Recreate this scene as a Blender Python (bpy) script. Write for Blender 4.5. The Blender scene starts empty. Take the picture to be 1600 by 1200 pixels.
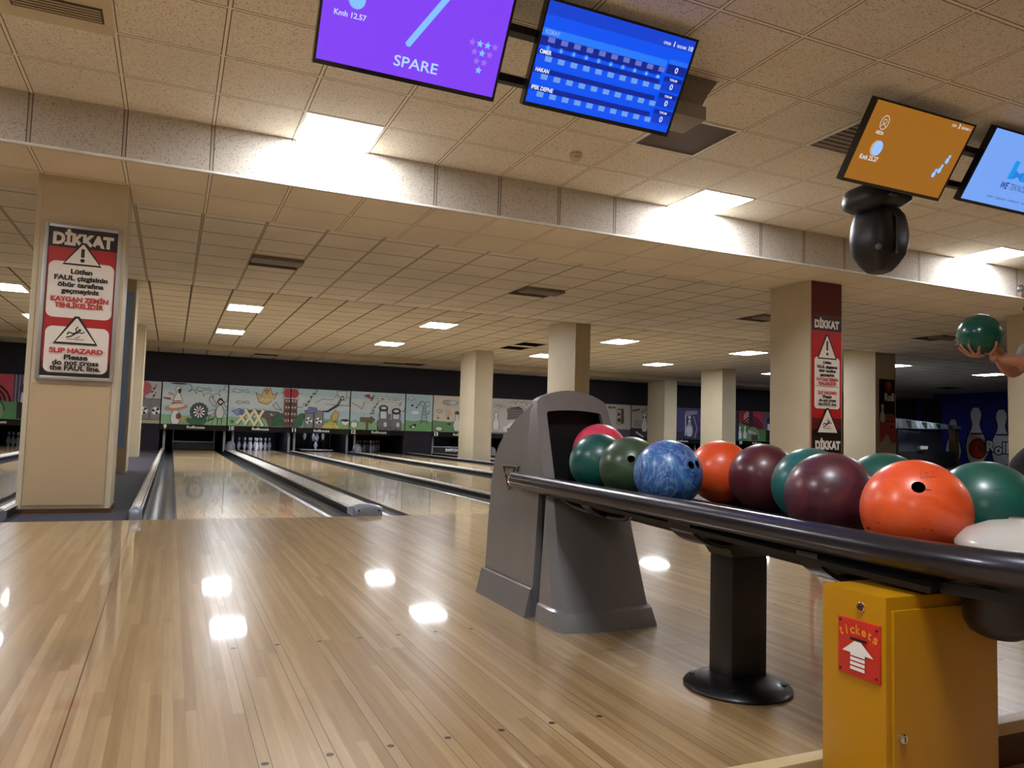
import bpy, bmesh, math, random
from mathutils import Vector, Matrix, noise as mnoise

S = bpy.context.scene
C = S.collection
PI = math.pi
random.seed(7)

# ------------------------------------------------------------------ camera, world, exposure
YAW, PITCH, ROLL = 0.41826432, 0.0669049499, 0.0289973401
cf = Vector((math.sin(YAW) * math.cos(PITCH), math.cos(YAW) * math.cos(PITCH), math.sin(PITCH)))
cr = Vector((math.cos(YAW), -math.sin(YAW), 0))
cu = cr.cross(cf)
r_ = cr * math.cos(ROLL) + cu * math.sin(ROLL)
u_ = -cr * math.sin(ROLL) + cu * math.cos(ROLL)
cam = bpy.data.cameras.new('camera')
cam.sensor_width = 36
cam.lens = 1188.42 / 1600 * 36
cam.clip_start = 0.05
cam.clip_end = 200
camo = bpy.data.objects.new('camera', cam)
C.objects.link(camo)
camo.matrix_world = Matrix(((r_.x, u_.x, -cf.x, 0), (r_.y, u_.y, -cf.y, 0), (r_.z, u_.z, -cf.z, 0.693), (0, 0, 0, 1)))
S.camera = camo

w = bpy.data.worlds.new('world')
S.world = w
w.use_nodes = True
w.node_tree.nodes['Background'].inputs[0].default_value = (0.02, 0.02, 0.022, 1)
w.node_tree.nodes['Background'].inputs[1].default_value = 1.0

S.view_settings.view_transform = 'Standard'
S.view_settings.look = 'None'
S.view_settings.gamma = 1
S.view_settings.use_curve_mapping = False
EXPO = 2.8
S.view_settings.exposure = EXPO
SCR = 0.95 * 2 ** -EXPO     # screen emission that lands at its own colour
S.cycles.use_denoising = True
S.cycles.diffuse_bounces = 8
S.cycles.glossy_bounces = 5
S.cycles.max_bounces = 12
S.cycles.sample_clamp_indirect = 4

LIGHT_E = 10.0      # ceiling panels

# ------------------------------------------------------------------ materials
def lin(c):
    c = c / 255
    return c / 12.92 if c <= 0.04045 else ((c + 0.055) / 1.055) ** 2.4
def col(rgb):
    return (lin(rgb[0]), lin(rgb[1]), lin(rgb[2]), 1)

class NT:
    def __init__(s, name):
        s.m = bpy.data.materials.new(name)
        s.m.use_nodes = True
        s.t = s.m.node_tree
        s.b = s.t.nodes['Principled BSDF']
    def n(s, typ, **kw):
        x = s.t.nodes.new(typ)
        for k, v in kw.items():
            setattr(x, k, v)
        return x
    def l(s, a, b):
        s.t.links.new(a, b)
    def math(s, op, a, b=None, c=None):
        x = s.n('ShaderNodeMath', operation=op)
        for i, v in enumerate((a, b, c)):
            if v is None:
                continue
            if isinstance(v, (int, float)):
                x.inputs[i].default_value = v
            else:
                s.l(v, x.inputs[i])
        return x.outputs[0]
    def mix(s, f, a, b, typ='MIX'):
        x = s.n('ShaderNodeMix', data_type='RGBA', blend_type=typ)
        for i, v in ((0, f), (6, a), (7, b)):
            if isinstance(v, (int, float)):
                x.inputs[i].default_value = v
            elif isinstance(v, tuple):
                x.inputs[i].default_value = v
            else:
                s.l(v, x.inputs[i])
        return x.outputs[2]
    def noise(s, scale, vec=None, detail=4, rough=0.55, dist=0.0):
        x = s.n('ShaderNodeTexNoise')
        x.inputs['Scale'].default_value = scale
        x.inputs['Detail'].default_value = detail
        x.inputs['Roughness'].default_value = rough
        x.inputs['Distortion'].default_value = dist
        if vec is not None:
            s.l(vec, x.inputs['Vector'])
        return x.outputs['Fac']
    def ramp(s, f, stops, interp='LINEAR'):
        x = s.n('ShaderNodeValToRGB')
        x.color_ramp.interpolation = interp
        e = x.color_ramp.elements
        while len(e) < len(stops):
            e.new(0.5)
        for i, (p, c) in enumerate(stops):
            e[i].position = p
            e[i].color = c if isinstance(c, tuple) and len(c) == 4 else (c, c, c, 1)
        s.l(f, x.inputs[0])
        return x.outputs[0]
    def coord(s, scale=None):
        t = s.n('ShaderNodeTexCoord').outputs['Object']
        if scale:
            m = s.n('ShaderNodeMapping')
            m.inputs['Scale'].default_value = scale
            s.l(t, m.inputs['Vector'])
            return m.outputs[0]
        return t
    def bump(s, h, strength=0.3, dist=0.01):
        x = s.n('ShaderNodeBump')
        x.inputs['Strength'].default_value = strength
        x.inputs['Distance'].default_value = dist
        s.l(h, x.inputs['Height'])
        s.l(x.outputs[0], s.b.inputs['Normal'])
    def set(s, **kw):
        for k, v in kw.items():
            s.b.inputs[k.replace('_', ' ')].default_value = v

def mat(name, rgb, rough=0.5, metal=0.0, var=0.12, scale=6.0, coat=0.0, stretch=None, bump=0.0, spec=0.5):
    k = NT(name)
    f = k.noise(scale, k.coord(stretch), 5)
    c = col(rgb)
    lo = tuple(x * (1 - var) for x in c[:3]) + (1,)
    hi = tuple(min(1, x * (1 + var)) for x in c[:3]) + (1,)
    k.l(k.ramp(f, [(0.3, lo), (0.7, hi)]), k.b.inputs['Base Color'])
    k.set(Roughness=rough, Metallic=metal)
    k.b.inputs['Coat Weight'].default_value = coat
    k.b.inputs['Coat Roughness'].default_value = 0.06
    k.b.inputs['Specular IOR Level'].default_value = spec
    if bump:
        k.bump(f, bump, 0.004)
    return k.m

def emit(name, rgb, strength):
    k = NT(name)
    k.set(Roughness=0.35)
    k.b.inputs['Base Color'].default_value = (0.02, 0.02, 0.02, 1)
    k.b.inputs['Emission Color'].default_value = col(rgb)
    k.b.inputs['Emission Strength'].default_value = strength
    return k.m

def wood_floor(name, x0, stops, board=0.0266, dark_from=0.19, gap=0.16, rough=0.3, coat=0.85, spec=0.4):
    k = NT(name)
    co = k.coord()
    sep = k.n('ShaderNodeSeparateXYZ')
    k.l(co, sep.inputs[0])
    X, Y = sep.outputs[0], sep.outputs[1]
    bx = k.math('DIVIDE', k.math('SUBTRACT', X, x0), board)
    idx = k.math('FLOOR', bx)
    fr = k.math('FRACT', bx)
    wn = k.n('ShaderNodeTexWhiteNoise', noise_dimensions='1D')
    k.l(idx, wn.inputs['W'])
    off = k.math('MULTIPLY', wn.outputs['Value'], 3.1)
    seg = k.math('FLOOR', k.math('DIVIDE', k.math('ADD', Y, off), 1.25))
    cv = k.n('ShaderNodeCombineXYZ')
    k.l(idx, cv.inputs[0]); k.l(seg, cv.inputs[1])
    w2 = k.n('ShaderNodeTexWhiteNoise', noise_dimensions='2D')
    k.l(cv.outputs[0], w2.inputs['Vector'])
    base = k.ramp(w2.outputs['Value'], stops)
    m = k.n('ShaderNodeMapping'); m.inputs['Scale'].default_value = (42, 1.6, 1)
    k.l(co, m.inputs['Vector'])
    g = k.noise(1.6, m.outputs[0], 6, 0.6, 0.4)
    base = k.mix(0.55, base, k.ramp(g, [(0.28, (0.62, 0.58, 0.52, 1)), (0.62, (1, 1, 1, 1))]), 'MULTIPLY')
    m2 = k.n('ShaderNodeMapping'); m2.inputs['Scale'].default_value = (5, 0.7, 1)
    k.l(co, m2.inputs['Vector'])
    g2 = k.noise(1.3, m2.outputs[0], 4, 0.6, 0.6)
    base = k.mix(0.5, base, k.ramp(g2, [(0.3, (0.74, 0.7, 0.66, 1)), (0.6, (1, 1, 1, 1))]), 'MULTIPLY')
    # seams: faint between all boards, dark beside every fifth (dowel) board right of the first lane's middle
    d = k.math('ABSOLUTE', k.math('SUBTRACT', fr, 0.5))
    seam = k.math('GREATER_THAN', d, 0.468)
    md = k.math('FLOORED_MODULO', k.math('ADD', idx, k.math('MULTIPLY', 1.0, k.math('GREATER_THAN', fr, 0.5))), 5.0)
    isd = k.math('LESS_THAN', md, 1.5)
    right = k.math('GREATER_THAN', X, dark_from)
    strong = k.math('MULTIPLY', k.math('MULTIPLY', seam, isd), right)
    fac = k.math('ADD', k.math('MULTIPLY', seam, gap), k.math('MULTIPLY', strong, 0.8))
    base = k.mix(fac, base, (0.05, 0.03, 0.02, 1))
    k.l(base, k.b.inputs['Base Color'])
    k.set(Roughness=rough)
    k.b.inputs['Specular IOR Level'].default_value = spec
    k.b.inputs['Coat Weight'].default_value = coat
    k.b.inputs['Coat Roughness'].default_value = 0.04
    k.b.inputs['Coat IOR'].default_value = 1.5
    return k.m

def tile_mat(name, gx, gy, rgb, bar, axis='XY', speck=0.75, line=0.55):
    # 600 mm mineral tiles in a T-bar grid; gx, gy = grid phase in metres
    k = NT(name)
    co = k.coord()
    sep = k.n('ShaderNodeSeparateXYZ'); k.l(co, sep.inputs[0])
    ax = {'X': sep.outputs[0], 'Y': sep.outputs[1], 'Z': sep.outputs[2]}
    def dist(a, ph, per=0.6):
        f = k.math('FRACT', k.math('DIVIDE', k.math('SUBTRACT', a, ph), per))
        return k.math('MULTIPLY', k.math('SUBTRACT', 0.5, k.math('ABSOLUTE', k.math('SUBTRACT', f, 0.5))), per)
    dx = dist(ax[axis[0]], gx)
    if gy is not None:
        dm = k.math('MINIMUM', dx, dist(ax[axis[1]], gy))
    else:
        dm = dx
    isbar = k.math('LESS_THAN', dm, 0.011)
    edge = k.math('MULTIPLY', k.math('GREATER_THAN', dm, 0.009), k.math('LESS_THAN', dm, 0.0155))
    n1 = k.noise(95, co, 3, 0.6)
    n2 = k.noise(1.1, co, 3)
    c = col(rgb)
    lo = tuple(x * 0.86 for x in c[:3]) + (1,)
    base = k.ramp(n2, [(0.3, lo), (0.7, c)])
    base = k.mix(k.math('MULTIPLY', k.math('LESS_THAN', n1, 0.415), speck), base, tuple(x * 0.42 for x in c[:3]) + (1,))
    base = k.mix(isbar, base, col(bar))
    base = k.mix(k.math('MULTIPLY', edge, line), base, (0.05, 0.035, 0.025, 1))
    k.l(base, k.b.inputs['Base Color'])
    k.set(Roughness=0.85)
    k.b.inputs['Specular IOR Level'].default_value = 0.2
    return k.m

TILE = (240, 232, 216)
BAR = (240, 230, 212)
M = {}
M['tileA'] = tile_mat('ceiling tile near', 0.17, 6.175, TILE, BAR, line=0.85)
M['tileBeam'] = tile_mat('ceiling tile beam', 0.17, 6.2, (240, 228, 206), BAR, speck=0.15, line=0.75)
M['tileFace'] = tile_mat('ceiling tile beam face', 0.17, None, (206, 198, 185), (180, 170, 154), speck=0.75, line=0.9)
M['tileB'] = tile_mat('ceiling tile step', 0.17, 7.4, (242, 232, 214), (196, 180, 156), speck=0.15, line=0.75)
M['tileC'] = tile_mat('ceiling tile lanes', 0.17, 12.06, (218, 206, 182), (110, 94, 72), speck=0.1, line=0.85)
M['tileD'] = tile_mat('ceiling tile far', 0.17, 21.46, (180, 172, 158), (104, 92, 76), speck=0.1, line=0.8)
M['floor'] = wood_floor('maple approach boards', 0.2, [(0.0, col((154, 124, 84))), (0.35, col((167, 138, 97))), (0.7, col((177, 149, 108))), (1.0, col((188, 161, 122)))])
M['lane'] = wood_floor('maple lane boards', 0.07, [(0.0, col((194, 166, 124))), (0.5, col((206, 180, 138))), (1.0, col((216, 192, 154)))], gap=0.1, dark_from=0.0, rough=0.22, coat=0.45, spec=0.3)
M['brownwood'] = mat('dark brown boards', (78, 46, 22), 0.5, var=0.4, scale=3, stretch=(1, 8, 6))
M['lightfloor'] = mat('pale tan floor covering', (176, 150, 120), 0.6, var=0.1)
M['nosing'] = mat('pale nosing strip', (196, 172, 128), 0.4)
M['dot'] = mat('approach dot brown', (60, 38, 22), 0.5)
M['black'] = mat('black surface', (12, 11, 14), 0.6, var=0.3)
M['backdark'] = mat('dark plum wall', (24, 19, 30), 0.8, var=0.2)
M['carpet'] = mat('dark grey carpet', (50, 47, 58), 0.95, var=0.35, scale=60, bump=0.4)
M['column'] = mat('cream column paint', (198, 186, 158), 0.55, var=0.05, scale=2)
M['columnshade'] = mat('tan column render', (186, 170, 140), 0.6, var=0.05, scale=2)
M['coltop'] = mat('ochre column paint', (196, 164, 112), 0.6, var=0.05, scale=2)
k = NT('tan woven panel')
wv = k.n('ShaderNodeTexWave', wave_type='BANDS', bands_direction='DIAGONAL')
wv.inputs['Scale'].default_value = 48
wv.inputs['Distortion'].default_value = 0.4
k.l(k.coord(), wv.inputs['Vector'])
k.l(k.ramp(wv.outputs['Fac'], [(0.0, col((182, 158, 122))), (1.0, col((194, 170, 134)))]), k.b.inputs['Base Color'])
k.set(Roughness=0.7)
k.bump(wv.outputs['Fac'], 0.25, 0.003)
M['woven'] = k.m
M['bluelitpaint'] = mat('painted blue light', (140, 172, 226), 0.5, var=0.15, scale=1.5)  # bluish light on a column front, put into the colour
M['gutter'] = mat('dark grey gutter', (66, 68, 74), 0.28, var=0.35, scale=4, stretch=(8, 0.6, 8), coat=0.3)
k = NT('scuffed pale capping')
f1 = k.noise(5, k.coord((3, 0.8, 1)), 8, 0.7, 1.5)
k.l(k.ramp(f1, [(0.3, col((142, 140, 132))), (0.48, col((204, 202, 194))), (0.7, col((222, 220, 212)))]), k.b.inputs['Base Color'])
k.set(Roughness=0.45)
M['capping'] = k.m
M['silver'] = mat('silver blue plastic', (150, 160, 178), 0.28, metal=0.6, var=0.06)
M['alu'] = mat('aluminium', (176, 172, 168), 0.35, metal=0.8, var=0.06)
M['chrome'] = mat('bright chrome', (220, 220, 222), 0.12, metal=1.0, var=0.03)
k = NT('brushed steel hood')
br = k.noise(1.0, k.coord((55, 55, 0.0)), 2, 0.5)
k.l(k.ramp(br, [(0.3, col((140, 139, 140))), (0.7, col((146, 145, 146)))]), k.b.inputs['Base Color'])
k.l(k.ramp(br, [(0.3, 0.29), (0.7, 0.31)]), k.b.inputs['Roughness'])
k.set(Metallic=0.55)
M['hood'] = k.m
M['hoodgloss'] = mat('polished steel shell', (150, 150, 152), 0.33, metal=0.6, var=0.03)
M['rail'] = mat('gunmetal rail tube', (62, 61, 68), 0.28, metal=0.8, var=0.12, scale=3, coat=0.3)
M['tray'] = mat('black rubber tray', (14, 13, 15), 0.5, var=0.2)
M['post'] = mat('black powder coat', (15, 12, 15), 0.38, var=0.2, scale=14, coat=0.1)
M['yellow'] = mat('yellow enamel', (178, 126, 2), 0.34, var=0.08, scale=3, coat=0.25)
M['yellowedge'] = mat('yellow enamel seam', (96, 54, 4), 0.5)
M['redplate'] = mat('red plastic plate', (196, 44, 30), 0.4, var=0.1)
M['white'] = mat('white print', (232, 228, 222), 0.5, var=0.03)
M['signwhite'] = mat('poster white', (226, 216, 204), 0.35, var=0.03)
M['signred'] = mat('poster red', (172, 32, 30), 0.32, var=0.06)
M['signdark'] = mat('poster dark red', (92, 22, 22), 0.35, var=0.1)
M['signblack'] = mat('poster black', (28, 18, 16), 0.35, var=0.1)
M['textred'] = mat('poster red text', (190, 40, 38), 0.4, var=0.03)
M['pin'] = mat('white pin plastic', (236, 238, 242), 0.25, var=0.02, coat=0.5)
M['pinred'] = mat('red pin stripe', (186, 30, 34), 0.3)
M['kick'] = mat('grey kickback plate', (150, 150, 152), 0.4, metal=0.3, var=0.2, stretch=(1, 1, 0.3))
M['dome'] = mat('grey dome plastic', (112, 112, 122), 0.25, var=0.1, coat=0.4)
M['tvframe'] = mat('glossy black bezel', (12, 10, 14), 0.22, coat=0.4)
M['ventbrown'] = mat('brown speaker grille', (86, 66, 48), 0.7, var=0.2, scale=220)
M['ventgrey'] = mat('grey grille', (136, 126, 118), 0.6, var=0.15, scale=40)
M['ac'] = mat('ivory plastic', (206, 192, 160), 0.5, var=0.03)
M['acslot'] = mat('brown slot', (74, 56, 40), 0.7)
M['void'] = mat('dark ceiling void', (20, 16, 14), 0.9)
M['fixture'] = mat('brownish unlit fixture', (126, 112, 96), 0.55, var=0.15)
M['tube'] = mat('unlit tube', (176, 160, 138), 0.4)
M['greybox'] = mat('grey plastic', (150, 144, 134), 0.5)
M['mhblack'] = mat('black lamp housing', (24, 24, 28), 0.42, var=0.15, scale=12)
M['panel_on'] = emit('lit ceiling panel', (246, 249, 255), LIGHT_E)
M['lightframe'] = mat('white light frame', (230, 228, 222), 0.5)
M['blue'] = mat('deep blue wall paint', (16, 34, 128), 0.6, var=0.35, scale=0.7)
M['navy'] = mat('navy wall paint', (14, 16, 34), 0.7, var=0.2, scale=1)
M['sidewall'] = mat('beige side wall', (176, 160, 132), 0.7, var=0.06, scale=1.5)
M['pinlight'] = emit('bluish pin light', (214, 226, 255), 9)
M['pinlightdim'] = emit('dim pin light', (214, 226, 255), 0.5)
M['dispred'] = mat('red glass lens', (70, 20, 24), 0.15, coat=0.6)
M['skin'] = mat('warm skin', (186, 128, 100), 0.5, var=0.08, scale=30)
M['hairblack'] = mat('dark brown hair', (34, 24, 20), 0.6, var=0.3, scale=80)
M['shirt'] = mat('grey cotton', (132, 130, 128), 0.9, var=0.12, scale=40)
M['trouser'] = mat('dark charcoal cloth', (40, 36, 42), 0.9, var=0.15, scale=40)
M['glasslens'] = mat('shiny lens', (200, 205, 210), 0.08, metal=0.7)
M['shoe'] = mat('dark shoe leather', (48, 34, 30), 0.45)
M['domewhite'] = mat('pale grey moulded cover', (178, 174, 166), 0.32, var=0.04, coat=0.25)

# ------------------------------------------------------------------ object helpers
def tag(o, label=None, cat=None, group=None, kind=None):
    if label: o['label'] = label
    if cat: o['category'] = cat
    if group: o['group'] = group
    if kind: o['kind'] = kind
    return o
def thing(name, label, cat, loc=(0, 0, 0), rotz=0.0, group=None):
    o = bpy.data.objects.new(name, None)
    o.empty_display_size = 0.1
    C.objects.link(o)
    o.location = loc
    o.rotation_euler = (0, 0, rotz)
    return tag(o, label, cat, group)

class B:
    """collects shapes into one mesh"""
    def __init__(s):
        s.bm = bmesh.new()
        s.mats = []
        s.cur = 0
    def m(s, mt):
        if mt not in s.mats:
            s.mats.append(mt)
        s.cur = s.mats.index(mt)
        return s
    def _f(s, vs):
        try:
            f = s.bm.faces.new(vs)
            f.material_index = s.cur
            return f
        except ValueError:
            return None
    def face(s, pts):
        return s._f([s.bm.verts.new(p) for p in pts])
    def box(s, lo, hi, bev=0.0):
        x0, y0, z0 = lo; x1, y1, z1 = hi
        if bev <= 0:
            v = [s.bm.verts.new(p) for p in ((x0, y0, z0), (x1, y0, z0), (x1, y1, z0), (x0, y1, z0), (x0, y0, z1), (x1, y0, z1), (x1, y1, z1), (x0, y1, z1))]
            for q in ((0, 3, 2, 1), (4, 5, 6, 7), (0, 1, 5, 4), (1, 2, 6, 5), (2, 3, 7, 6), (3, 0, 4, 7)):
                s._f([v[i] for i in q])
            return s
        t = bmesh.new()
        bmesh.ops.create_cube(t, size=1)
        for v in t.verts:
            v.co = Vector(((x0 + x1) / 2 + v.co.x * (x1 - x0), (y0 + y1) / 2 + v.co.y * (y1 - y0), (z0 + z1) / 2 + v.co.z * (z1 - z0)))
        bmesh.ops.bevel(t, geom=t.edges[:], offset=bev, segments=2, affect='EDGES', profile=0.7)
        s.merge(t)
        return s
    def merge(s, t, mtx=None):
        vm = {}
        for v in t.verts:
            vm[v] = s.bm.verts.new(mtx @ v.co if mtx else v.co)
        for f in t.faces:
            nf = s._f([vm[v] for v in f.verts])
        t.free()
        return s
    def loft(s, rings, closed=True, caps=True):
        rs = [[s.bm.verts.new(p) for p in r] for r in rings]
        n = len(rs[0])
        for a, b in zip(rs, rs[1:]):
            for i in range(n if closed else n - 1):
                j = (i + 1) % n
                s._f([a[i], a[j], b[j], b[i]])
        if caps and closed:
            s._f(rs[0][::-1]); s._f(rs[-1])
        return s
    def tube(s, pts, r, n=12, caps=True):
        pts = [Vector(p) for p in pts]
        rr = r if isinstance(r, (list, tuple)) else [r] * len(pts)
        up = Vector((0, 0, 1))
        d0 = (pts[1] - pts[0]).normalized()
        if abs(d0.dot(up)) > 0.95:
            up = Vector((0, 1, 0))
        a = up.cross(d0).normalized()
        rings = []
        for i, p in enumerate(pts):
            d = (pts[min(i + 1, len(pts) - 1)] - pts[max(i - 1, 0)]).normalized()
            a = (a - d * a.dot(d)).normalized()
            b = d.cross(a)
            rings.append([p + (a * math.cos(t) + b * math.sin(t)) * rr[i] for t in [2 * PI * q / n for q in range(n)]])
        return s.loft(rings, True, caps)
    def lathe(s, prof, c=(0, 0, 0), n=24, sx=1.0, sy=1.0):
        # prof: (radius, z) from bottom to top
        rings = []
        for r, z in prof:
            r = max(r, 1e-4)
            rings.append([(c[0] + r * sx * math.cos(2 * PI * q / n), c[1] + r * sy * math.sin(2 * PI * q / n), c[2] + z) for q in range(n)])
        return s.loft(rings, True, True)
    def cyl(s, p0, p1, r, n=16):
        return s.tube([p0, p1], r, n)
    def prism(s, poly, axis, a0, a1):
        # poly: 2-D points; axis: extrusion axis
        def P(u, v, a):
            return {'X': (a, u, v), 'Y': (u, a, v), 'Z': (u, v, a)}[axis]
        A = [s.bm.verts.new(P(u, v, a0)) for u, v in poly]
        D = [s.bm.verts.new(P(u, v, a1)) for u, v in poly]
        n = len(poly)
        for i in range(n):
            j = (i + 1) % n
            s._f([A[i], A[j], D[j], D[i]])
        s._f(A[::-1]); s._f(D)
        return s
    def sphere(s, c, r, sub=3, sc=(1, 1, 1)):
        t = bmesh.new()
        bmesh.ops.create_icosphere(t, subdivisions=sub, radius=1)
        for v in t.verts:
            v.co = Vector((c[0] + v.co.x * r * sc[0], c[1] + v.co.y * r * sc[1], c[2] + v.co.z * r * sc[2]))
        return s.merge(t)
    def build(s, name, parent=None, mt=None, smooth=35, fix=True):
        if fix:
            bmesh.ops.recalc_face_normals(s.bm, faces=s.bm.faces[:])
        me = bpy.data.meshes.new(name)
        s.bm.to_mesh(me)
        s.bm.free()
        for q in ([mt] if mt and not s.mats else s.mats):
            me.materials.append(q)
        if smooth:
            for p in me.polygons:
                p.use_smooth = True
            me.set_sharp_from_angle(angle=math.radians(smooth))
        o = bpy.data.objects.new(name, me)
        C.objects.link(o)
        if parent is not None:
            o.parent = parent
            off = Vector((0, 0, 0)); q = parent
            while q is not None:
                off += q.location; q = q.parent
            if off.length > 0:
                me.transform(Matrix.Translation(-off))
        return o

def struct(o):
    o['kind'] = 'structure'
    return o
def boxo(name, lo, hi, mt, parent=None, bev=0.0):
    return B().m(mt).box(lo, hi, bev).build(name, parent)
def dup(root, loc, label=None, group=None, rotz=None):
    r = root.copy(); C.objects.link(r); r.location = loc
    if rotz is not None: r.rotation_euler = (0, 0, rotz)
    if label: r['label'] = label
    if group: r['group'] = group
    for ch in list(root.children):
        c = ch.copy(); C.objects.link(c); c.parent = r
        for g in list(ch.children):
            d = g.copy(); C.objects.link(d); d.parent = c
    return r

_txt = {}
def text_mesh(s, bold=0.02, shear=0.0):
    key = (s, bold, shear)
    if key in _txt:
        return _txt[key]
    cu_ = bpy.data.curves.new('t', 'FONT')
    cu_.body = s
    cu_.size = 1
    cu_.offset = bold
    cu_.shear = shear
    cu_.resolution_u = 3
    o = bpy.data.objects.new('t', cu_)
    C.objects.link(o)
    bpy.context.view_layer.update()
    me = bpy.data.meshes.new_from_object(o.evaluated_get(bpy.context.evaluated_depsgraph_get()))
    vs = [v.co.copy() for v in me.vertices]
    fs = [list(p.vertices) for p in me.polygons]
    bpy.data.objects.remove(o)
    bpy.data.curves.remove(cu_)
    bpy.data.meshes.remove(me)
    _txt[key] = (vs, fs)
    return _txt[key]

class Art:
    """flat printed shapes on a panel: origin (lower left), unit vectors U, V; N points to the viewer"""
    def __init__(s, origin, U, V, N, eps=0.0004, start=1):
        s.o, s.U, s.V, s.N = Vector(origin), Vector(U).normalized(), Vector(V).normalized(), Vector(N).normalized()
        s.eps, s.k, s.b = eps, start, B()
    def P(s, x, y):
        return s.o + s.U * x + s.V * y + s.N * (s.k * s.eps)
    def poly(s, pts, mt):
        s.b.m(mt); s.b.face([s.P(*p) for p in pts]); s.k += 1
        return s
    def rect(s, x0, y0, x1, y1, mt):
        return s.poly([(x0, y0), (x1, y0), (x1, y1), (x0, y1)], mt)
    def rrect(s, x0, y0, x1, y1, r, mt, n=5):
        pts = []
        for cx, cy, a in ((x1 - r, y1 - r, 0), (x0 + r, y1 - r, 1), (x0 + r, y0 + r, 2), (x1 - r, y0 + r, 3)):
            for q in range(n + 1):
                t = (a + q / n) * PI / 2
                pts.append((cx + r * math.cos(t), cy + r * math.sin(t)))
        return s.poly(pts, mt)
    def ell(s, cx, cy, rx, ry, mt, n=22, a=0.0):
        ca, sa = math.cos(a), math.sin(a)
        return s.poly([(cx + rx * math.cos(t) * ca - ry * math.sin(t) * sa, cy + rx * math.cos(t) * sa + ry * math.sin(t) * ca) for t in [2 * PI * q / n for q in range(n)]], mt)
    def line(s, pts, wd, mt):
        s.b.m(mt)
        for (x0, y0), (x1, y1) in zip(pts, pts[1:]):
            dx, dy = x1 - x0, y1 - y0
            L = math.hypot(dx, dy) or 1e-6
            nx, ny = -dy / L * wd / 2, dx / L * wd / 2
            ex, ey = dx / L * wd * 0.3, dy / L * wd * 0.3
            s.b.face([s.P(x0 - ex + nx, y0 - ey + ny), s.P(x0 - ex - nx, y0 - ey - ny), s.P(x1 + ex - nx, y1 + ey - ny), s.P(x1 + ex + nx, y1 + ey + ny)])
        s.k += 1
        return s
    def arc(s, cx, cy, r, a0, a1, wd, mt, n=16, ry=None):
        ry = ry or r
        return s.line([(cx + r * math.cos(a0 + (a1 - a0) * q / n), cy + ry * math.sin(a0 + (a1 - a0) * q / n)) for q in range(n + 1)], wd, mt)
    def outl(s, pts, mt, edge, wd):
        s.poly(pts, mt); return s.line(list(pts) + [pts[0]], wd, edge)
    def text(s, t, x, y, h, mt, wd=None, align='C', bold=0.02, shear=0.0, rot=0.0):
        # h = cap height in metres, y = baseline, wd = fit to this width
        vs, fs = text_mesh(t, bold, shear)
        x0 = min(v.x for v in vs); x1 = max(v.x for v in vs)
        sy = h / 0.69
        sx = wd / (x1 - x0) if wd else sy
        off = {'C': (x0 + x1) / 2, 'L': x0, 'R': x1}[align]
        ca, sa = math.cos(rot), math.sin(rot)
        s.b.m(mt)
        nv = []
        for v in vs:
            a, c = (v.x - off) * sx, v.y * sy
            nv.append(s.b.bm.verts.new(s.P(x + a * ca - c * sa, y + a * sa + c * ca)))
        for f in fs:
            s.b._f([nv[i] for i in f])
        s.k += 1
        return s
    def pinfig(s, cx, y0, h, mt, edge, wd):
        prof = [(0.11, 0), (0.17, 0.1), (0.2, 0.28), (0.17, 0.45), (0.09, 0.62), (0.075, 0.7), (0.11, 0.84), (0.1, 0.93), (0.05, 1.0)]
        pts = [(cx + r * h, y0 + z * h) for r, z in prof] + [(cx - r * h, y0 + z * h) for r, z in prof[::-1]]
        return s.outl(pts, mt, edge, wd)
    def note(s, x, y, sz, mt):
        s.ell(x, y, sz * 0.22, sz * 0.16, mt, 10, 0.4)
        return s.line([(x + sz * 0.2, y), (x + sz * 0.3, y + sz * 0.7), (x + sz * 0.55, y + sz * 0.5)], sz * 0.09, mt)
    def build(s, name, parent):
        return s.b.build(name, parent, smooth=0, fix=False)

# ------------------------------------------------------------------ room shell
XL, XR, YB, YF, FOUL = -10.0, 28.5, -5.5, 26.4, 6.175
LN = 1.0668
STEP = 1.29
b = B().m(M['floor']).box((XL, STEP + 0.04, -0.12), (XR, FOUL, 0))
b.m(M['dot'])
def disc(b, x, y, z, r, n=14):
    b.face([(x + r * math.cos(2 * PI * q / n), y + r * math.sin(2 * PI * q / n), z) for q in range(n)])
for base in (0.0133 + 0.2, 0.2133 + 1.80):
    for i in range(7):
        for yy in (1.68, 2.572):
            disc(b, base + i * 0.133, yy, 0.0006, 0.0085)
b.m(M['brownwood'])
b.face([(-0.1835, 1.4, 0.0005), (-0.1805, 1.4, 0.0005), (-0.2185, 6.0, 0.0005), (-0.2215, 6.0, 0.0005)])
b.face([(1.314, 2.180, 0.0005), (1.314, 2.183, 0.0005), (1.665, 2.160, 0.0005), (1.665, 2.157, 0.0005)])
struct(b.build('floor', smooth=0, fix=False))
struct(boxo('trim_1', (XL, STEP, -0.03), (XR, STEP + 0.04, 0.001), M['nosing'], bev=0.004))
struct(boxo('trim_2', (XL, STEP + 0.02, -0.12), (XR, STEP + 0.04, -0.03), M['brownwood']))
struct(boxo('floor_concourse', (XL, YB, -0.24), (XR, STEP + 0.02, -0.12), M['lightfloor']))
struct(boxo('floor_underlay', (XL, FOUL, -0.24), (XR, YF, -0.11), M['black']))

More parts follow.
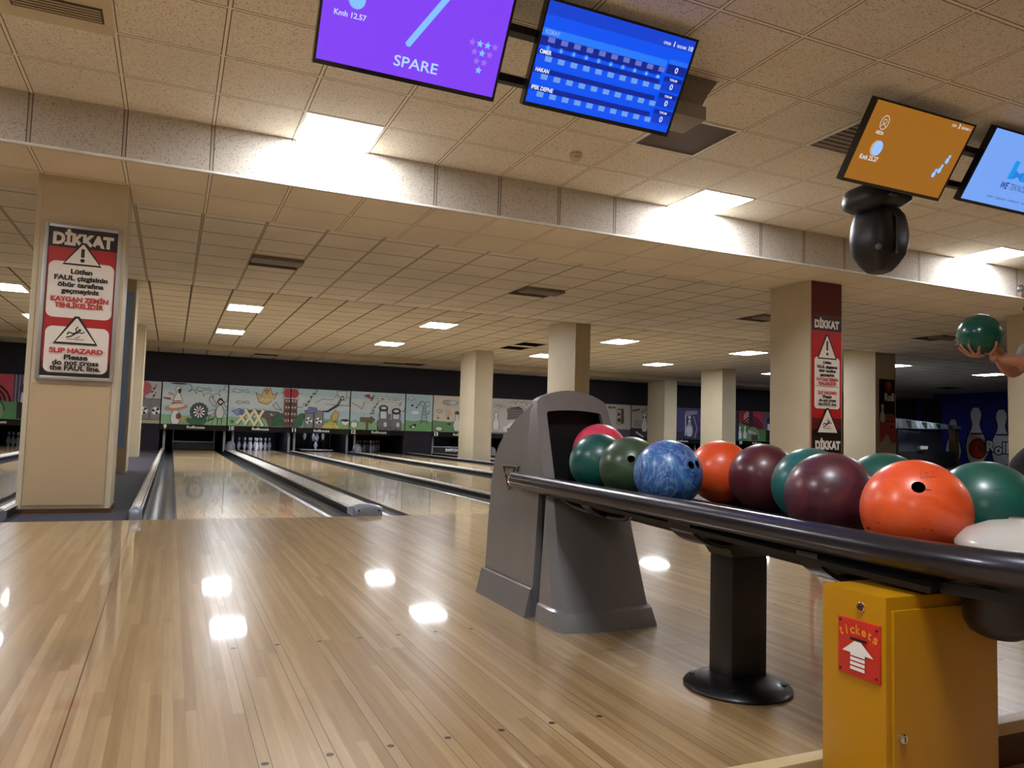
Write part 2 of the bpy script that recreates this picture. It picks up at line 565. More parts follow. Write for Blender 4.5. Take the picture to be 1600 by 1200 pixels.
def ceiling(name, x0, x1, y0, y1, z, px, py, mt, skip=(), dark=True):
    """a plane of 600 mm tiles with some cells left out; skip = list of (x0,x1,y0,y1) openings"""
    xs = [px + 0.6 * i for i in range(-60, 60) if x0 < px + 0.6 * i < x1]
    ys = [py + 0.6 * i for i in range(-60, 60) if y0 < py + 0.6 * i < y1]
    for a in skip:
        xs += [a[0], a[1]]; ys += [a[2], a[3]]
    def uniq(v, lo, hi):
        v = sorted([lo] + [q for q in v if lo + 1e-3 < q < hi - 1e-3] + [hi]); o = [v[0]]
        for q in v[1:]:
            if q - o[-1] > 1e-3: o.append(q)
        return o
    xs, ys = uniq(xs, x0, x1), uniq(ys, y0, y1)
    b = B().m(mt)
    vx = {}
    def V(i, j, zz):
        if (i, j, zz) not in vx: vx[(i, j, zz)] = b.bm.verts.new((xs[i], ys[j], zz))
        return vx[(i, j, zz)]
    for i in range(len(xs) - 1):
        for j in range(len(ys) - 1):
            cx, cy = (xs[i] + xs[i + 1]) / 2, (ys[j] + ys[j + 1]) / 2
            if any(a[0] < cx < a[1] and a[2] < cy < a[3] for a in skip):
                continue
            b._f([V(i, j, z), V(i, j + 1, z), V(i + 1, j + 1, z), V(i + 1, j, z)])
    # openings: side walls up to a dark plate above
    for a in skip:
        b.m(M['void'])
        q = [(a[0], a[2]), (a[1], a[2]), (a[1], a[3]), (a[0], a[3])]
        for (ax, ay), (bx_, by) in zip(q, q[1:] + q[:1]):
            b.face([(ax, ay, z), (bx_, by, z), (bx_, by, z + 0.22), (ax, ay, z + 0.22)])
        b.face([(x_, y_, z + 0.22) for x_, y_ in q])
    return struct(b.build(name, smooth=0, fix=False))

ZA, ZM, ZB, ZC, ZD = 3.006, 2.63, 2.75, 2.85, 2.70
YM1, YC0, YD0 = 7.4, 12.0, 21.46
nearL = [(0.77, 5.575), (4.37, 5.575), (8.57, 5.575), (-2.83, 5.575)]
fillL = [(x, 1.375) for x in (-2.83, 8.57)] + [(0.17, 0.175), (-4.63, -2.825)]  # added unseen lights, brighten the foreground and near ceiling
skA = [(x, x + 0.6, y, y + 0.6) for x, y in nearL + fillL]
skA += [(3.17, 3.77, 4.375, 4.975), (4.37, 4.97, 3.775, 4.375), (-1.03, -0.43, 3.775, 4.975)]
ceiling('ceiling', XL, XR, YB, FOUL, ZA, 0.17, 6.175, M['tileA'], skA)
struct(boxo('ceiling_slab', (XL, YB, 3.25), (XR, YF, 3.32), M['void']))
ceiling('ceiling_beam', XL, XR, FOUL, YM1, ZM, 0.17, FOUL, M['tileBeam'])
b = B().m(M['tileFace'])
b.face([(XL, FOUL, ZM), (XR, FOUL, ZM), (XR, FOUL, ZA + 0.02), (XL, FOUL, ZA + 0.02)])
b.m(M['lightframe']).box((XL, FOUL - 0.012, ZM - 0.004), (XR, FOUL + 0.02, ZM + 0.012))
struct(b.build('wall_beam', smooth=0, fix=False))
b = B().m(M['sidewall'])
b.face([(XL, YM1, ZM), (XR, YM1, ZM), (XR, YM1, ZB), (XL, YM1, ZB)])
b.face([(XL, YC0, ZB), (XR, YC0, ZB), (XR, YC0, ZC), (XL, YC0, ZC)])
struct(b.build('trim_3', smooth=0, fix=False))
fixB = [(0.77, 1.37, 9.42, 10.1), (4.37, 4.97, 9.42, 10.1), (8.57, 9.17, 9.42, 10.1), (12.77, 13.37, 9.42, 10.1)]
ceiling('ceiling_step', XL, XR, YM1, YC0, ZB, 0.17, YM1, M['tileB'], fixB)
farX = [0.80, 4.50, 8.78, 12.45, 16.9, 20.95, -2.9]
farL = [(x, y) for y in (14.15, 17.95) for x in farX]
farL = [(x + (0.5 if x > 16 and y < 15 else 0), y) for x, y in farL]
skC = [(x, x + 0.6, y, y + 0.78) for x, y in farL]
skC += [(7.37, 7.97, 15.96, 16.56), (7.37, 7.97, 16.86, 17.46), (25.2, 26.1, 18.4, 19.0)]
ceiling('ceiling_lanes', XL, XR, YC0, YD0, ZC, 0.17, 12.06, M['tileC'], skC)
b = B().m(M['sidewall'])
b.face([(XL, YD0, ZD), (XR, YD0, ZD), (XR, YD0, ZC), (XL, YD0, ZC)])
struct(b.build('trim_4', smooth=0, fix=False))
skD = [(5.57, 6.77, 21.7, 22.1), (6.17, 6.77, 21.47, 21.68), (8.5, 8.9, 21.6, 22.2), (1.97, 2.57, 21.6, 22.0)]
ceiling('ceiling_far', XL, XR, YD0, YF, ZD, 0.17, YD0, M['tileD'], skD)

struct(boxo('wall_left', (XL - 0.1, YB, -0.24), (XL, YF, 3.3), M['sidewall']))
b = B().m(M['blue']).box((XR, 12.0, -0.24), (XR + 0.1, 22.2, 3.3))
b.m(M['navy']).box((XR, 22.2, -0.24), (XR + 0.1, YF, 3.3))
b.m(M['sidewall']).box((XR, YB, -0.24), (XR + 0.1, 12.0, 3.3))
struct(b.build('wall_right', smooth=0))
struct(boxo('wall_rear', (XL, YB - 0.1, -0.24), (XR, YB, 3.3), M['sidewall']))
struct(boxo('wall_pit', (XL, YF, -0.24), (XR, YF + 0.1, 3.3), M['black']))
struct(boxo('wall_back', (XL, 23.04, 1.86), (XR, 23.14, ZD + 0.02), M['backdark']))

# carpet strips beside and between the lane blocks
for i, (a, c) in enumerate(((-1.09, -0.25), (6.79, 7.60), (13.0, XR))):
    struct(boxo('floor_carpet', (a, FOUL, -0.11), (c, 23.0, -0.012), M['carpet']))
for a, c in ((-1.2, -0.3), (6.62, 7.51), (14.5, 16.1)):
    struct(boxo('trim_5', (a, 23.03, -0.1), (c, 23.08, 0.73), M['backdark']))

# ------------------------------------------------------------------ ceiling lights
def make_light(w_, d_):
    t = thing('ceiling_light', 'x', 'ceiling light')
    f = B().m(M['lightframe'])
    for lo, hi in (((0, 0, -0.004), (w_, 0.02, 0.02)), ((0, d_ - 0.02, -0.004), (w_, d_, 0.02)), ((0, 0.02, -0.004), (0.02, d_ - 0.02, 0.02)), ((w_ - 0.02, 0.02, -0.004), (w_, d_ - 0.02, 0.02))):
        f.box(lo, hi)
    f.build('frame', t, smooth=0)
    B().m(M['panel_on']).box((0.021, 0.021, 0.002), (w_ - 0.021, d_ - 0.021, 0.016)).build('diffuser', t, smooth=0)
    return t
L0 = make_light(0.6, 0.6)
nl = ['glowing square ceiling light left of the purple screen, touching the beam',
      'glowing square ceiling light right of the blue score screen, touching the beam',
      'glowing square ceiling light at the right edge of the picture, touching the beam',
      'square ceiling light left of the warning poster column, touching the beam']
for i, (x, y) in enumerate(nearL):
    if i == 0: L0.location = (x, y, ZA); L0['label'] = nl[0]; L0['group'] = 'ceiling lights along the beam'
    else: dup(L0, (x, y, ZA), nl[i], 'ceiling lights along the beam')
for x, y in fillL:
    dup(L0, (x, y, ZA), 'added square fill light in the ceiling, out of view', 'added fill lights out of view')
L1 = make_light(0.6, 0.78)
words = ['left of lane 9 mask, first', 'second', 'third', 'fourth', 'fifth', 'sixth']
place = {0: 'above lane 9', 1: 'above lane 11', 2: 'right of the column behind the ball hood', 3: 'left of the red banner column', 4: 'just right of the banner column', 5: 'under the held green ball', 6: 'beyond the left column'}
used = False
for i, (x, y) in enumerate(farL):
    row = 'nearer' if y < 16 else 'farther'
    lab = 'glowing ceiling light in the %s row, %s' % (row, place[i % 7])
    if not used:
        used = True; L1.location = (x, y, ZC); L1['label'] = lab; L1['group'] = 'ceiling lights over the lanes'
    else:
        dup(L1, (x, y, ZC), lab, 'ceiling lights over the lanes')

# unlit recessed fixtures in the stepped ceiling
pl = ['above lanes 9 and 10', 'above the ball hood', 'just left of the red banner column', 'right of the red banner column']
for i, (x0, x1, y0, y1) in enumerate(fixB):
    t = thing('recessed_lamp', 'brown unlit recessed ceiling lamp %s' % pl[i], 'ceiling lamp', (x0, y0, ZB), group='unlit recessed lamps')
    b = B().m(M['fixture'])
    b.face([(x0, y0 + 0.02, ZB + 0.2), (x1, y0 + 0.02, ZB + 0.2), (x1, y1 - 0.02, ZB + 0.2), (x0, y1 - 0.02, ZB + 0.2)])
    for lo, hi in (((x0, y0), (x0 + 0.004, y1)), ((x1 - 0.004, y0), (x1, y1)), ((x0, y1 - 0.004), (x1, y1))):
        b.box((lo[0], lo[1], ZB + 0.002), (hi[0], hi[1], ZB + 0.2))
    b.box((x0, y0, ZB - 0.045), (x1, y0 + 0.3, ZB + 0.03), 0.015)
    b.build('housing', t)
    B().m(M['tube']).cyl((x0 + 0.04, y0 + 0.42, ZB + 0.1), (x1 - 0.04, y0 + 0.42, ZB + 0.1), 0.018).build('tube', t)

# vents, detector, air conditioner
def grille(name, label, cat, x, y, mt, z=ZA, sx=0.6, sy=0.6):
    t = thing(name, label, cat, (x, y, z))
    f = B().m(M['lightframe'])
    for lo, hi in (((0, 0), (sx, 0.025)), ((0, sy - 0.025), (sx, sy)), ((0, 0.025), (0.025, sy - 0.025)), ((sx - 0.025, 0.025), (sx, sy - 0.025))):
        f.box((x + lo[0], y + lo[1], z - 0.006), (x + hi[0], y + hi[1], z + 0.01))
    f.build('frame', t, smooth=0)
    return t
t = grille('speaker_grille', 'brown square ceiling grille under the blue score screen corner', 'grille', 3.17, 4.375, M['ventbrown'])
boxo('grille_plate', (3.195, 4.40, ZA + 0.0), (3.745, 4.95, ZA + 0.01), M['ventbrown'], t)
t = grille('air_vent', 'grey slatted ceiling vent half hidden by the orange screen', 'vent', 4.37, 3.775, M['ventgrey'])
b = B().m(M['ventgrey'])
for i in range(9):
    y = 3.81 + i * 0.06
    b.box((4.395, y, ZA + 0.002), (4.945, y + 0.042, ZA + 0.012))
b.build('slats', t, smooth=0, fix=False)
t = thing('smoke_detector', 'small round smoke detector on the ceiling below the blue screen', 'smoke detector', (2.9, 5.37, ZA))
B().m(M['ac']).lathe([(0.05, -0.002), (0.055, -0.02), (0.05, -0.03)], (2.9, 5.37, ZA), 20).build('base', t)
B().m(M['ac']).lathe([(0.036, -0.028), (0.04, -0.045), (0.03, -0.062), (0.0, -0.064)][::-1], (2.9, 5.37, ZA), 20).build('sensor_cap', t)
t = thing('air_conditioner', 'ivory ceiling cassette air conditioner with brown slots at upper left', 'air conditioner', (-1.03, 3.775, ZA))
b = B().m(M['ac'])
b.box((-1.03, 3.775, ZA - 0.03), (-0.43, 4.975, ZA + 0.01), 0.012)
b.build('casing', t)
b = B().m(M['acslot'])
b.box((-0.93, 4.66, ZA - 0.034), (-0.475, 4.83, ZA - 0.02))
for i in range(5):
    b.m(M['ac']).box((-0.92, 4.68 + i * 0.03, ZA - 0.037), (-0.485, 4.69 + i * 0.03, ZA - 0.03))
b.build('louvre', t)

# ------------------------------------------------------------------ columns
def column(x0, x1, y0, y1, z1, label, z0=-0.05, side=M['column'], front=M['columnshade']):
    t = thing('column', label, 'column', ((x0 + x1) / 2, (y0 + y1) / 2, z0), group='square columns in the hall')
    b = B().m(side).box((x0, y0, z0), (x1, y1, z1), 0.006)
    b.m(M['column'])
    for x in (x0, x1 - 0.03):                    # corner beads
        b.box((x - 0.003, y0 - 0.004, z0 + 0.05), (x + 0.033, y0 + 0.03, z1))
    b.build('shaft', t)
    return t
cl = column(-1.05, -0.42, 6.85, 7.4, ZM, 'cream column at the left with the framed warning poster')
B().m(M['woven']).box((-1.005, 6.838, 0.05), (-0.465, 6.846, 0.99)).build('wall_panel', cl, smooth=0)
B().m(M['brownwood']).box((-1.06, 6.835, -0.05), (-0.41, 7.41, 0.022)).build('plinth', cl, smooth=0)
cr1 = column(6.82, 7.33, 6.73, 7.38, ZM, 'cream column at the right wrapped with the red banner')
c2 = column(-1.12, -0.575, 12.25, 13.0, ZB + 0.1, 'narrow column behind the poster column with blue light painted on its face')
B().m(M['bluelitpaint']).box((-1.06, 12.235, 0.35), (-0.61, 12.245, 2.6)).build('blue_light_paint', c2, smooth=0)  # thin sheet, its blue stands for screen light on the column
column(-1.1, -0.63, 18.3, 19.1, ZC, 'farthest column on the left, beside the lane 9 gutter')
column(6.62, 6.92, 12.1, 13.2, ZB + 0.1, 'cream column standing right behind the ball hood')
column(7.05, 7.54, 18.2, 19.3, ZC, 'pale column between the lane 12 and lane 13 masks')
column(14.9, 15.4, 18.1, 19.1, ZC, 'pale column behind the blue and orange balls')
column(15.25, 15.75, 21.5, 22.5, ZD, 'pale column left of the purple mask panel')
c6 = column(14.22, 14.85, 12.12, 13.0, ZB + 0.1, 'pale column with the black hanging poster')
column(10.99, 11.17, 6.4, 7.1, ZM, 'cream column at the right edge behind the bowler')

# ------------------------------------------------------------------ lanes
LEND = FOUL + 19.15
def make_lane():
    t = thing('bowling_lane', 'x', 'bowling lane')
    b = B().m(M['lane']).box((0, FOUL + 0.002, -0.1), (LN, LEND, 0))
    b.m(M['dot'])
    for i in range(7):                            # aiming arrows
        cx, cy = LN / 2 + (i - 3) * 0.133, FOUL + 4.72 - abs(i - 3) * 0.13
        b.face([(cx - 0.016, cy - 0.08, 0.0005), (cx, cy - 0.11, 0.0005), (cx + 0.016, cy - 0.08, 0.0005), (cx, cy + 0.06, 0.0005)])
    b.build('lane_bed', t, smooth=0, fix=False)
    for x0, x1 in ((-0.235, -0.002), (LN + 0.002, LN + 0.235)):
        g = B().m(M['gutter'])
        n = 10
        xc, r = (x0 + x1) / 2, (x1 - x0) / 2 - 0.006
        prof = [(x0, -0.006), (xc - r, -0.006)] + [(xc - r * math.cos(PI * q / n), -0.006 - 0.085 * math.sin(PI * q / n)) for q in range(1, n)] + [(xc + r, -0.006), (x1, -0.006), (x1, -0.105), (x0, -0.105)]
        g.prism(prof, 'Y', FOUL + 0.004, LEND)
        g.build('gutter', t, smooth=50)
    return t
lane0 = make_lane()
blocks = [-7.82, 0.0, 7.82]
offs = [0.07, 1.869, 3.59, 5.39]
lanes = []
for bi, bs in enumerate(blocks):
    for li, o in enumerate(offs):
        num = 5 + bi * 4 + li
        if num == 16: continue
        lab = 'maple bowling lane running to the mask numbered %d' % num
        if not lanes:
            lane0.location = (bs + o, 0, 0); lane0['label'] = lab; lane0['group'] = 'bowling lanes'
        else:
            dup(lane0, (bs + o, 0, 0), lab, 'bowling lanes')
        lanes.append((num, bs + o))

def capping(xa, xb, label, zt=0.055, endw=True, name='lane_capping'):
    t = thing(name, label, 'lane capping', ((xa + xb) / 2, FOUL, 0), group='cappings between the lanes')
    y0 = FOUL + 0.22
    b = B().m(M['black']).box((xa + 0.004, y0, -0.1), (xb - 0.004, LEND - 2.2, zt - 0.012))
    b.build('base_rail', t, smooth=0)
    b = B().m(M['capping']).box((xa, y0, zt - 0.012), (xb, LEND - 2.2, zt), 0.004)
    b.m(M['chrome'])
    for x in (xa + 0.012, xb - 0.012):
        b.box((x - 0.004, y0, zt), (x + 0.004, LEND - 2.2, zt + 0.003))
    b.build('cover_plate', t)
    wdt = xb - xa
    b = B().m(M['silver'])
    rings = []
    for yy, zz, inset in ((FOUL + 0.0, 0.05, 0.012), (FOUL + 0.008, 0.075, 0.004), (FOUL + 0.05, 0.092, 0.0), (FOUL + 0.16, 0.088, 0.0), (FOUL + 0.3, 0.062, 0.004)):
        x0, x1 = xa - 0.001 + inset, xb + 0.001 - inset
        ring = [(x0, yy, -0.01), (x0, yy, zz - 0.03)]
        for q in range(7):
            a = q / 6
            ring.append((x0 + (x1 - x0) * a, yy, zz - 0.022 * abs(2 * a - 1) ** 2.4))
        ring += [(x1, yy, zz - 0.03), (x1, yy, -0.01)]
        rings.append(ring)
    b.loft(rings)
    o = b.build('end_cap', t, smooth=40)
    if wdt > 0.15:
        for x in (xa + 0.035, xb - 0.035):
            B().m(M['tvframe']).cyl((x, FOUL - 0.002, 0.045), (x, FOUL + 0.01, 0.045), 0.008, 10).build('screw', o)
    return t
for bi, bs in enumerate(blocks):
    n0 = 5 + bi * 4
    for d, q in ((1.503, 0), (5.025, 2)):
        capping(bs + d - 0.117, bs + d + 0.117, 'wide pale capping with silver end between lanes %d and %d' % (n0 + q, n0 + q + 1))
        dm = thing('ball_lift_dome', 'grey ball lift dome on the capping between lanes %d and %d' % (n0 + q, n0 + q + 1), 'ball lift', (bs + d, 22.4, 0.05), group='ball lift domes')
        B().m(M['dome']).lathe([(0.135, 0.0), (0.14, 0.06), (0.128, 0.13), (0.095, 0.2), (0.045, 0.24), (0.0, 0.25)], (bs + d, 22.4, 0.055), 20, 1, 1.3).build('hood', dm)
    if bi != 2: capping(bs + 3.263 - 0.07, bs + 3.263 + 0.07, 'narrow pale rail between lanes %d and %d' % (n0 + 1, n0 + 2), 0.045, name='lane_divider')
    capping(bs - 0.25, bs - 0.168, 'narrow pale rail with silver tip left of lane %d' % n0, 0.06, name='lane_divider')
    if bi != 2: capping(bs + 6.695, bs + 6.78, 'narrow pale rail along the right of lane %d' % (n0 + 3), 0.06, name='lane_divider')

# ------------------------------------------------------------------ pinsetters and pins
def pinsetter(num, x):
    t = thing('pinsetter', 'dark pin pit and machine at the end of lane %d' % num, 'pinsetter', (x + LN / 2, 24.5, 0), group='pinsetters')
    for xk in (x - 0.262, x + LN + 0.24):
        b = B().m(M['black']).box((xk, 23.35, -0.1), (xk + 0.022, 26.2, 1.3))
        b.m(M['kick']).box((xk - 0.02, 23.3, -0.05), (xk + 0.042, 23.35, 0.56), 0.006)
        b.build('kickback', t, smooth=0)
    b = B().m(M['black']).box((x - 0.2, 26.0, -0.1), (x + LN + 0.2, 26.05, 1.3))
    b.build('pit_curtain', t, smooth=0)
    b = B().m(M['black']).box((x - 0.2, 23.6, 0.86), (x + LN + 0.2, 25.9, 0.94))
    b.m(M['post'])
    for q in range(4):
        b.box((x + 0.05 + q * 0.28, 23.7, 0.72), (x + 0.13 + q * 0.28, 25.6, 0.86))
    b.build('pin_table', t, smooth=0)
    b = B().m(M['black']).box((x, LEND, -0.11), (x + LN, 26.0, -0.05))
    b.build('pit_floor', t, smooth=0)
    return t
def sweep(t, x, z=0.02, up=0.2):
    b = B().m(M['post']).box((x - 0.02, 23.95, z), (x + LN + 0.02, 24.0, z + up), 0.008)
    b.m(M['kick']).box((x - 0.03, 23.94, z + up), (x + LN + 0.03, 24.0, z + up + 0.025), 0.006)
    for xx in (x - 0.03, x + LN):
        b.box((xx, 23.96, z), (xx + 0.03, 24.0, 0.7))
    return b.build('sweep_bar', t)
pinprof = [(0.0258, 0.0), (0.0285, 0.006), (0.036, 0.03), (0.0495, 0.07), (0.0605, 0.114), (0.056, 0.15), (0.044, 0.185), (0.031, 0.22), (0.0245, 0.25), (0.0228, 0.26), (0.0235, 0.29), (0.0285, 0.32), (0.0322, 0.343), (0.0285, 0.366), (0.017, 0.378), (0.0, 0.381)]
def make_pin():
    b = B()
    n = 18
    for (r0, z0), (r1, z1) in zip(pinprof, pinprof[1:]):
        b.m(M['pinred'] if 0.235 < (z0 + z1) / 2 < 0.258 or 0.264 < (z0 + z1) / 2 < 0.276 else M['pin'])
        A = [(max(r0, 1e-4) * math.cos(2 * PI * q / n), max(r0, 1e-4) * math.sin(2 * PI * q / n), z0) for q in range(n)]
        D = [(max(r1, 1e-4) * math.cos(2 * PI * q / n), max(r1, 1e-4) * math.sin(2 * PI * q / n), z1) for q in range(n)]
        b.loft([A, D], caps=False)
    bmesh.ops.remove_doubles(b.bm, verts=b.bm.verts[:], dist=1e-5)
    return b.build('bowling_pin', smooth=60)
pin0 = make_pin()
tag(pin0, 'x', 'bowling pin')
pinpos = [(0, 0, 'head pin'), (-0.1524, 0.264, 'left pin of the second row'), (0.1524, 0.264, 'right pin of the second row'),
          (-0.3048, 0.528, 'left pin of the third row'), (0, 0.528, 'middle pin of the third row'), (0.3048, 0.528, 'right pin of the third row'),
          (-0.4572, 0.792, 'left end pin of the back row'), (-0.1524, 0.792, 'second pin from left in the back row'), (0.1524, 0.792, 'third pin from left in the back row'), (0.4572, 0.792, 'right end pin of the back row')]
first = True
HEAD = FOUL + 18.29
for num, x in lanes + [(16 + i, 16.55 + o) for i, o in ((1, 0.07), (2, 1.869), (3, 3.59), (4, 5.39))]:
    t = pinsetter(num, x)
    if num in (9, 13, 17):
        o = sweep(t, x)
        if num == 13:
            a = Art((x + 0.1, 23.938, 0.06), (1, 0, 0), (0, 0, 1), (0, -1, 0), 0.001)
            a.text('SWITCH', 0.52, 0.03, 0.085, M['white'], 0.42, bold=0.04)
            o2 = a.build('lettering', o)
    if num in (10, 7, 12, 11, 13):
        dim = num in (7, 12)
        b = B().m(M['pinlight' if not dim else 'pinlightdim'])
        if num in (11, 13):
            b.box((x + 0.3, 23.5, 0.655), (x + LN - 0.2, 23.54, 0.68))
        else:
            b.box((x + 0.05, 23.55, 0.76), (x + LN - 0.05, 23.6, 0.79))
        b.build('pin_lamp', t, smooth=0)
    if num in (10, 7, 12):
        for dx, dy, lab in pinpos:
            lb = {10: 'bright white %s in the lit rack', 7: 'dim %s at the left edge of the picture', 12: 'dim %s by the second grey dome'}[num] % lab
            p = pin0 if first else pin0.copy()
            if not first: C.objects.link(p)
            first = False
            p.location = (x + LN / 2 + dx, HEAD + dy, 0.001)
            tag(p, lb, group='pins standing on lane %d' % num)
    if num == 11:
        for i, (dx, dy, z, lab) in enumerate(((-0.28, 0.2, 0.44, 'left'), (-0.02, 0.1, 0.40, 'middle left'), (0.1, 0.15, 0.40, 'middle right'), (0.3, 0.2, 0.44, 'right'), (0.03, -0.1, 0.15, 'lowest'))):
            p = pin0.copy(); C.objects.link(p)
            p.location = (x + LN / 2 + dx, HEAD + dy, z - 0.08)
            p.rotation_euler = (0, 0.0, 0)
            tag(p, '%s white pin held in the lit machine of lane 11' % lab, group='pins held in the lane 11 machine')
        b = B().m(M['kick']).box((x + 0.05, 23.9, 0.045), (x + LN - 0.05, 25.3, 0.07))
        b.m(M['post'])
        for q in range(5):
            b.cyl((x + 0.14 + q * 0.2, 24.05, 0.07), (x + 0.14 + q * 0.2, 24.05, 0.7), 0.008, 8)
        for dx, dy in ((-0.28, 0.2), (-0.02, 0.1), (0.1, 0.15), (0.3, 0.2)):
            z = 0.36 if abs(dx) > 0.2 else 0.32
            b.m(M['post']).box((x + LN / 2 + dx - 0.07, HEAD + dy - 0.07, z - 0.02), (x + LN / 2 + dx + 0.07, HEAD + dy + 0.07, z))
        b.m(M['post']).box((x + LN / 2 - 0.07, HEAD - 0.2, 0.045), (x + LN / 2 + 0.13, HEAD, 0.07))
        b.build('pin_rack', t, smooth=0)

# ------------------------------------------------------------------ masking panels with artwork
AM = {}
def A_(rgb):
    if rgb not in AM:
        AM[rgb] = mat('print %d %d %d' % rgb, rgb, 0.45, var=0.06, scale=3)
    return AM[rgb]
SKY, SKY2, GRASS, INK, CLOUD = (176, 200, 206), (198, 208, 206), (138, 178, 128), (30, 28, 30), (214, 220, 218)
H = 1.16
def speakers(a, x, y, s):
    for i in range(2):
        ox = x + i * 0.28 * s
        a.outl([(ox, y), (ox + 0.25 * s, y), (ox + 0.25 * s, y + 0.52 * s), (ox, y + 0.52 * s)], A_((126, 122, 124)), A_(INK), 0.012)
        a.ell(ox + 0.125 * s, y + 0.22 * s, 0.1 * s, 0.1 * s, A_((226, 226, 222)))
        for q in range(3):
            t = q * 2 * PI / 3 + 0.4
            c_ = (ox + 0.125 * s, y + 0.22 * s)
            a.poly([c_, (c_[0] + 0.1 * s * math.cos(t), c_[1] + 0.1 * s * math.sin(t)), (c_[0] + 0.1 * s * math.cos(t + 0.9), c_[1] + 0.1 * s * math.sin(t + 0.9))], A_(INK))
def bird(a, x, y, s, c=(200, 206, 206)):
    a.poly([(x, y), (x + 0.25 * s, y - 0.06 * s), (x + 0.5 * s, y + 0.02 * s), (x + 0.8 * s, y - 0.03 * s), (x + 0.7 * s, y + 0.12 * s), (x + 0.4 * s, y + 0.06 * s), (x + 0.1 * s, y + 0.14 * s)], A_(c))
    a.line([(x, y), (x + 0.25 * s, y - 0.06 * s), (x + 0.5 * s, y + 0.02 * s), (x + 0.8 * s, y - 0.03 * s), (x + 0.7 * s, y + 0.12 * s), (x + 0.4 * s, y + 0.06 * s), (x + 0.1 * s, y + 0.14 * s), (x, y)], 0.012, A_(INK))
def leaf(a, x, y, s, r=0.0, c=(46, 96, 66)):
    pts = []
    for q in range(12):
        t = 2 * PI * q / 12
        px, py = 0.32 * math.cos(t), 0.15 * math.sin(t)
        pts.append((x + s * (px * math.cos(r) - py * math.sin(r)), y + s * (px * math.sin(r) + py * math.cos(r))))
    a.outl(pts, A_(c), A_(INK), 0.01)
def cloudline(a, pts):
    for (x, y), (x2, y2) in zip(pts, pts[1:]):
        a.arc((x + x2) / 2, (y + y2) / 2, math.hypot(x2 - x, y2 - y) / 2, math.atan2(y2 - y, x2 - x), math.atan2(y2 - y, x2 - x) + PI, 0.012, A_(INK), 8)
def bg(a, W, top=SKY, bot=GRASS, hz=0.2):
    a.rect(0, 0, W, H, A_(top))
    a.rect(0, H * 0.45, W, H * 0.8, A_(SKY2 if top == SKY else top))
    a.poly([(0, 0), (W, 0), (W, H * hz), (W * 0.6, H * (hz + 0.05)), (W * 0.3, H * hz), (0, H * (hz + 0.03))], A_(bot))
def art9(a, W):
    bg(a, W)
    cloudline(a, [(0.6, 1.12), (0.66, 0.9), (0.85, 0.86), (1.05, 0.8), (1.3, 0.74), (1.5, 0.82), (1.6, 1.0), (1.7, 1.1)])
    bird(a, 0.85, 0.98, 0.5)
    a.pinfig(0.36, 0.0, 0.62, A_((228, 228, 222)), A_(INK), 0.014)
    a.pinfig(0.4, 0.45, 0.6, A_((228, 228, 222)), A_(INK), 0.014)
    a.ell(0.36, 0.46, 0.3, 0.09, A_((190, 140, 96)), 18, 0.15)
    a.ell(0.38, 0.5, 0.2, 0.05, A_((222, 216, 206)), 18, 0.15)
    a.poly([(0.24, 0.56), (0.5, 0.58), (0.48, 0.66), (0.27, 0.64)], A_((140, 40, 40)))
    a.line([(0.26, 0.61), (0.49, 0.62)], 0.02, A_((226, 220, 214)))
    a.ell(0.43, 0.92, 0.045, 0.07, A_((44, 34, 30)))
    a.poly([(0.3, 0.84), (0.14, 0.88), (0.16, 0.82), (0.3, 0.78)], A_((196, 150, 106)))
    a.poly([(0.02, 0.74), (0.2, 0.72), (0.24, 0.66), (0.06, 0.69)], A_((150, 50, 50)))
    a.ell(0.42, 1.12, 0.22, 0.02, A_(INK))
    a.ell(0.44, 0.22, 0.07, 0.09, A_((120, 70, 40)))
    a.ell(0.56, 0.13, 0.1, 0.045, A_((206, 160, 84)))
    for q in range(16):
        t = q * PI / 8
        a.ell(0.96 + 0.19 * math.cos(t), 0.36 + 0.21 * math.sin(t), 0.06, 0.06, A_((48, 78, 62)), 8)
    a.ell(0.96, 0.36, 0.17, 0.19, A_(INK), 24)
    for q in range(10):
        t = q * PI / 5
        a.poly([(0.96, 0.36), (0.96 + 0.15 * math.cos(t), 0.36 + 0.17 * math.sin(t)), (0.96 + 0.15 * math.cos(t + 0.33), 0.36 + 0.17 * math.sin(t + 0.33))], A_((232, 230, 224)))
    a.ell(0.96, 0.36, 0.035, 0.04, A_((180, 40, 40)))
    leaf(a, 0.78, 0.08, 0.5, -0.5); leaf(a, 1.02, 0.06, 0.5, 0.6)
    a.line([(0.93, 0.18), (0.9, 0.0)], 0.03, A_((48, 88, 60)))
    a.pinfig(1.5, 0.2, 0.56, A_((206, 206, 200)), A_(INK), 0.014)
    a.poly([(1.4, 0.66), (1.5, 0.54), (1.62, 0.66), (1.5, 0.78)], A_(INK))
    a.poly([(1.44, 0.66), (1.5, 0.6), (1.58, 0.66), (1.5, 0.72)], A_((190, 186, 180)))
    for sx in (-1, 1):
        a.outl([(1.5 + sx * 0.1, 0.6), (1.5 + sx * 0.26, 0.82), (1.5 + sx * 0.3, 0.7), (1.5 + sx * 0.15, 0.52)], A_((200, 204, 202)), A_(INK), 0.012)
        a.outl([(1.5 + sx * 0.14, 0.44), (1.5 + sx * 0.34, 0.36), (1.5 + sx * 0.3, 0.26), (1.5 + sx * 0.15, 0.32)], A_((200, 204, 202)), A_(INK), 0.012)
        a.line([(1.5 + sx * 0.05, 0.2), (1.5 + sx * 0.06, 0.02)], 0.02, A_(INK))
    a.line([(1.24, 0.3), (1.2, 0.1), (1.34, 0.2), (1.3, 0.02)], 0.014, A_(INK))
